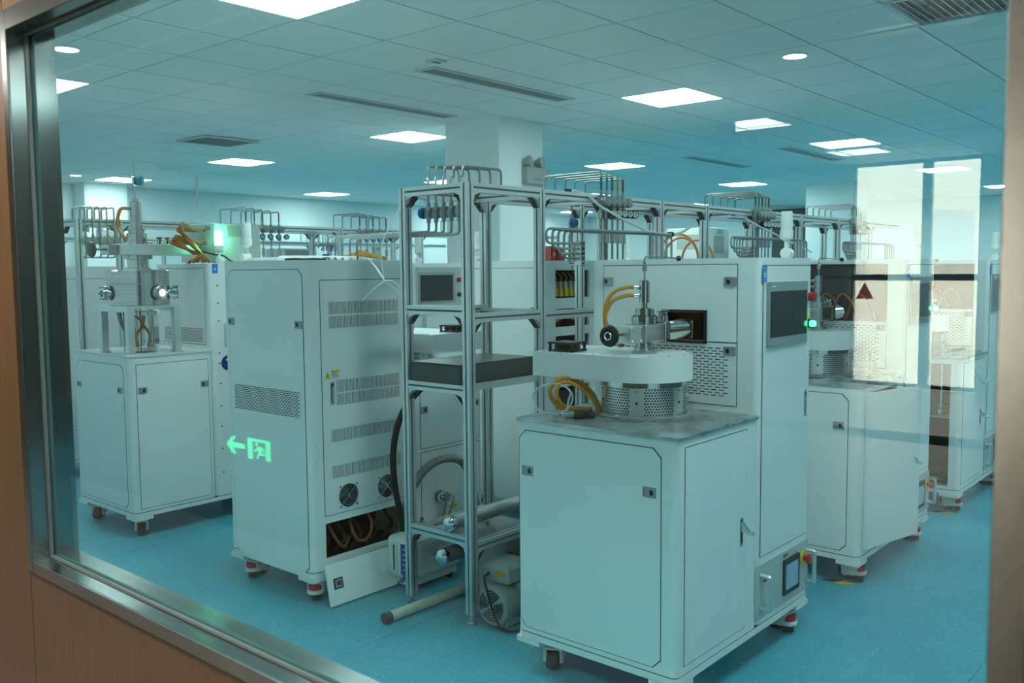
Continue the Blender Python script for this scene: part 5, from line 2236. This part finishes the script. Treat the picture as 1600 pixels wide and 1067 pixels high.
part('orange_label', mb, mat('orange_label', (.55, .27, .02), .5), t)
mb = MB()
mb.tube([(.02, .13, .235), (-.02, .12, .225), (-.03, .09, .16), (-.02, .055, .06), (.0, .02, .012), (.08, -.03, .008), (.2, -.08, .008)], .0055, smooth=6)
part('power_cable', mb, RUBBER, t)
t = thing('vacuum_pump', 'small steel pump stand under the rack beside the grey pump', 'pump', (-.47, -.70, 0))
mb = MB()
mb.box(0, .02, 0, .16, .0, .29)
mb.box(.18, .2, 0, .16, .0, .29)
mb.box(0, .2, 0, .16, .27, .295, .003)
part('bracket', mb, LGREY, t)
mb = MB()
mb.lathe([(.05, 0), (.05, .15), (.04, .16)], (.1, .08, .02), (0, 0, 1), 20)
part('motor', mb, DGREY, t)

# white hoses and strings on the racks
def cord(name, label, pts, r_, m, cat='hose', group=None, smooth=6):
    o = thing(name, label, cat, pts[0], 0, group)
    mb = MB()
    mb.tube([Vector(p) - Vector(pts[0]) for p in pts], r_, seg=8, smooth=smooth)
    part('body', mb, m, o)
    return o


h_ = cord('white_hose', 'white plastic hose with blue coupling crossing the coloured taps on the rack', [(0.014, -0.740, 1.932), (0.019, -0.760, 1.934), (0.062, -0.810, 1.909), (0.086, -0.850, 1.864), (0.167, -0.870, 1.829), (0.249, -0.880, 1.800), (0.376, -0.900, 1.762), (0.442, -0.920, 1.740), (0.565, -0.960, 1.729), (0.642, -0.980, 1.736), (0.727, -1.000, 1.772)], .0065, WHOSE)
mb = MB()
mb.lathe([(.010, 0), (.013, .008), (.009, .012), (.013, .02), (.010, .034)], (0, 0, 0), (-.5, .8, .1), 12)
part('coupling', mb, NAVY, h_)
mb = MB()
mb.lathe([(.010, 0), (.013, .008), (.009, .012), (.013, .03), (.010, .04)], (0.547, -0.215, -0.203), (1, -.25, .02), 12)
part('coupling', mb, BLACK, h_)
h_ = cord('white_hose', 'white plastic hose sloping across the second set of taps', [(1.795, -0.720, 1.892), (1.796, -0.760, 1.878), (1.859, -0.840, 1.816), (2.009, -0.880, 1.769), (2.144, -0.930, 1.717), (2.322, -1.000, 1.650)], .0065, WHOSE)
mb = MB()
mb.lathe([(.010, 0), (.013, .008), (.009, .012), (.013, .02), (.010, .034)], (0, 0, 0), (-.5, .8, .1), 12)
part('coupling', mb, NAVY, h_)
cord('tie_string', 'white string hanging from the rack post and knotted at the cabinet top', [(-.815, -.41, 1.83), (-.83, -.36, 1.76), (-.84, -.30, 1.66), (-.83, -.29, 1.60), (-.815, -.29, 1.505)], .0028, WHOSE, 'string')
cord('tie_string', 'loose white string end sticking out left below the knot', [(-.815, -.29, 1.505), (-.85, -.26, 1.47), (-.885, -.215, 1.415)], .0026, WHOSE, 'string')
cord('tie_string', 'white string loop running from the knot back to the post', [(-.815, -.29, 1.505), (-.80, -.34, 1.47), (-.795, -.37, 1.44), (-.79, -.385, 1.455), (-.80, -.34, 1.50), (-.815, -.29, 1.507)], .0024, WHOSE, 'string')
h_ = cord('white_hose', 'white hose lying over the vented cabinet top to the knot', [(-.95, .33, 1.625), (-.88, .22, 1.624), (-.77, .06, 1.620), (-.735, -.06, 1.612), (-.745, -.13, 1.585), (-.785, -.23, 1.535), (-.812, -.288, 1.503)], .0038, WHOSE)
mb = MB()
mb.lathe([(.009, 0), (.013, .008), (.009, .014), (.013, .022), (.010, .034)], (.14, -.16, .0), (.7, -.7, 0), 12)
part('coupling', mb, NAVY, h_)
t = thing('cable_tray_cover', 'flat white cover plate lying on the vented cabinet top', 'cover', (-1.04, .22, 1.603), math.radians(-4))
mb = MB()
mb.box(0, .44, 0, .30, .0, .016, .003)
part('plate', mb, WHITE, t)
t = thing('black_strap', 'flat black cable strap on the vented cabinet top', 'cable', (-1.03, .17, 1.603), -.35)
mb = MB()
mb.tube([(0, 0, .005), (.04, .008, .008), (.09, -.006, .006), (.15, .005, .008), (.2, -.005, .005)], .005, smooth=5)
part('body', mb, RUBBER, t)
t = thing('hose_bundle', 'amber hose bundle lying on the vented cabinet top behind the post', 'hose', (-.60, .22, 1.603))
mb = MB()
for k in range(3):
    mb.tube([(-.03, .05 - .03 * k, .012), (.03, .02 - .03 * k, .028 + .008 * k), (.11, -.03 - .02 * k, .024), (.17, -.09, .012)], .009, smooth=5)
part('hoses', mb, AMBER, t)

# boxes and cable loops on the machines behind the rack
for bx, lab in ((( 3.02, .16, 1.604), 'white electronics box with side vents behind the rack, label on its front'),):
    t = thing('electronics_box', lab, 'electronics box', bx)
    mb = MB()
    mb.box(0, .37, 0, .38, .02, .275, .004)
    for x in (.03, .34):
        for y in (.03, .35):
            mb.cyl((x, y, 0), (x, y, .02), .012, seg=8)
    part('case', mb, WHITE2, t)
    F_ = Face((0, 0, 0), (1, 0, 0), (0, -1, 0))
    mb = MB()
    for k in range(13):
        F_.box(mb, .11, .28, .07 + k * .011, .076 + k * .011, 0, .002)
    part('vent', mb, VENTM, t)
    mb = MB()
    F_.box(mb, .16, .27, .225, .265, 0, .0015)
    F_.box(mb, .17, .26, .250, .256, .0015, .002)
    part('front_label', mb, mat('pale_blue_label', (.45, .58, .68), .5), t)
    F_ = Face((0, 0, 0), (0, 1, 0), (-1, 0, 0))
    mb = MB()
    F_.box(mb, .08, .28, .10, .22, 0, .002)
    part('side_vent', mb, LGREY, t)
t = thing('cable_loop', 'large copper-coloured cable loop on a machine top behind the rack', 'cable', (2.55, .15, 1.60))
mb = MB()
d_ = Vector((fw.x, fw.y, 0)).normalized()
r_ = Vector((rt.x, rt.y, 0)).normalized()
for R_, dx_, dy_, q_ in ((.155, 0, 0, .010), (.135, .03, .03, .009), (.12, .16, .06, .009)):
    mb.tube([r_ * (dx_ - R_ * math.cos(k * PI / 16)) + d_ * dy_ + Vector((0, 0, .010 + R_ * 1.3 * math.sin(k * PI / 16))) for k in range(17)], q_)
part('loops', mb, COPPER, t)
for k, (x, lab) in enumerate(((.83, 'left'), (.885, 'right'))):
    t = thing('red_bin', 'small red plastic bin on the open-backed machine, %s one' % lab, 'bin', (x, .03 - .02 * k, 1.604), 0, 'red bins on the machine top')
    mb = MB()
    mb.prism([(0, 0), (.046, 0), (.046, .10), (0, .10)], 0, .004)
    for bx in ((0, .004, 0, .10), (.042, .046, 0, .10), (0, .046, 0, .004), (0, .046, .096, .10)):
        mb.box(bx[0], bx[1], bx[2], bx[3], 0, .09 - .015 * k)
    part('shell', mb, CRATE, t)
    mb = MB()
    mb.box(.010, .036, -.002, 0, .03, .05)
    part('card', mb, mat('bin_card', (.60, .30, .30), .6), t)
t = thing('parts_tray', 'pile of clear fittings beside the red bins', 'tray', (.96, .06, 1.604))
mb = MB()
mb.box(0, .20, 0, .12, 0, .006)
for k in range(12):
    x, y = random.uniform(.02, .18), random.uniform(.02, .1)
    mb.cyl((x, y, .006), (x + random.uniform(-.02, .02), y + random.uniform(-.02, .02), random.uniform(.03, .07)), .007, seg=8)
part('fittings', mb, CLEAR, t)['kind'] = 'stuff'
t = thing('rf_matcher', 'grey lidded box with copper cables on the far machine top behind the taps', 'electronics box', (1.35, 3.55, 1.604))
mb = MB()
mb.box(0, .36, 0, .3, 0, .16, .004)
part('case', mb, LGREY, t)
mb = MB()
mb.box(.02, .34, -.003, 0, .02, .14)
part('front_plate', mb, GREY, t)

# strips of hazard tape on the floor
for x, y, a, lab in ((.74, -1.735, -PI / 2, 'black and yellow tape strip on the floor by the second machine'), (2.41, -1.755, -PI / 2, 'black and yellow tape strip on the floor by the third machine')):
    t = thing('floor_tape', lab, 'tape', (x, y, 0), a, 'hazard tape strips')
    for k in range(2):
        mb = MB()
        mb.prism([(k * .06, 0), (k * .06 + .06, 0), (k * .06 + .10, .05), (k * .06 + .04, .05)], .0002, .0012)
        part('tape_stripe', mb, YEL if k % 2 == 1 else BLACK, t)
# small things on the second bench
t = thing('bolt_stand', 'threaded black rod standing on the second bench', 'rod', (XA + PX + .30, YA + .07, .985))
mb = MB()
mb.cyl((0, 0, 0), (0, 0, .008), .02, seg=16)
for k in range(14):
    mb.lathe([(.006, 0), (.009, .004), (.006, .008)], (0, 0, .008 + k * .010), (0, 0, 1), 12)
part('threaded_rod', mb, DGREY, t)
t = thing('small_valve', 'small grey valve with a pointed knob on the second bench corner', 'valve', (XA + PX + .46, YA + .10, .985))
mb = MB()
mb.box(-.05, .05, -.03, .03, 0, .022, .004)
mb.lathe([(.02, 0), (.02, .012), (.008, .014), (.008, .03), (.013, .032), (.003, .055)], (0, 0, .022), (0, 0, 1), 14)
part('valve_body', mb, GREY, t)
cord('clear_tube', 'thin clear tube drooping over the edge of the third bench', [(XA + 2 * PX + .05, YA + .16, .99), (XA + 2 * PX + .10, YA + .02, 1.01), (XA + 2 * PX + .18, YA - .03, .90), (XA + 2 * PX + .32, YA - .05, .80), (XA + 2 * PX + .50, YA - .04, .84), (XA + 2 * PX + .56, YA - .012, .96), (XA + 2 * PX + .50, YA + .03, .992)], .004, CLEAR, 'tube')
cord('clear_tube', 'thin clear tube curled at the corner of the second bench', [(XA + PX + .40, YA + .12, .99), (XA + PX + .50, YA + .05, 1.02), (XA + PX + .56, YA + .0, 1.0), (XA + PX + .58, YA - .02, .95), (XA + PX + .54, YA + .04, .995)], .003, CLEAR, 'tube')
o = thing('plug_connector', 'black plug connector lying on the third bench', 'connector', (XA + 2 * PX + .45, YA + .14, .985), -.3)
mb = MB()
mb.box(-.05, .07, -.014, .014, 0, .022, .004)
mb.cyl((-.05, 0, .012), (-.09, 0, .010), .008, seg=10)
part('shell', mb, BLACK, o)
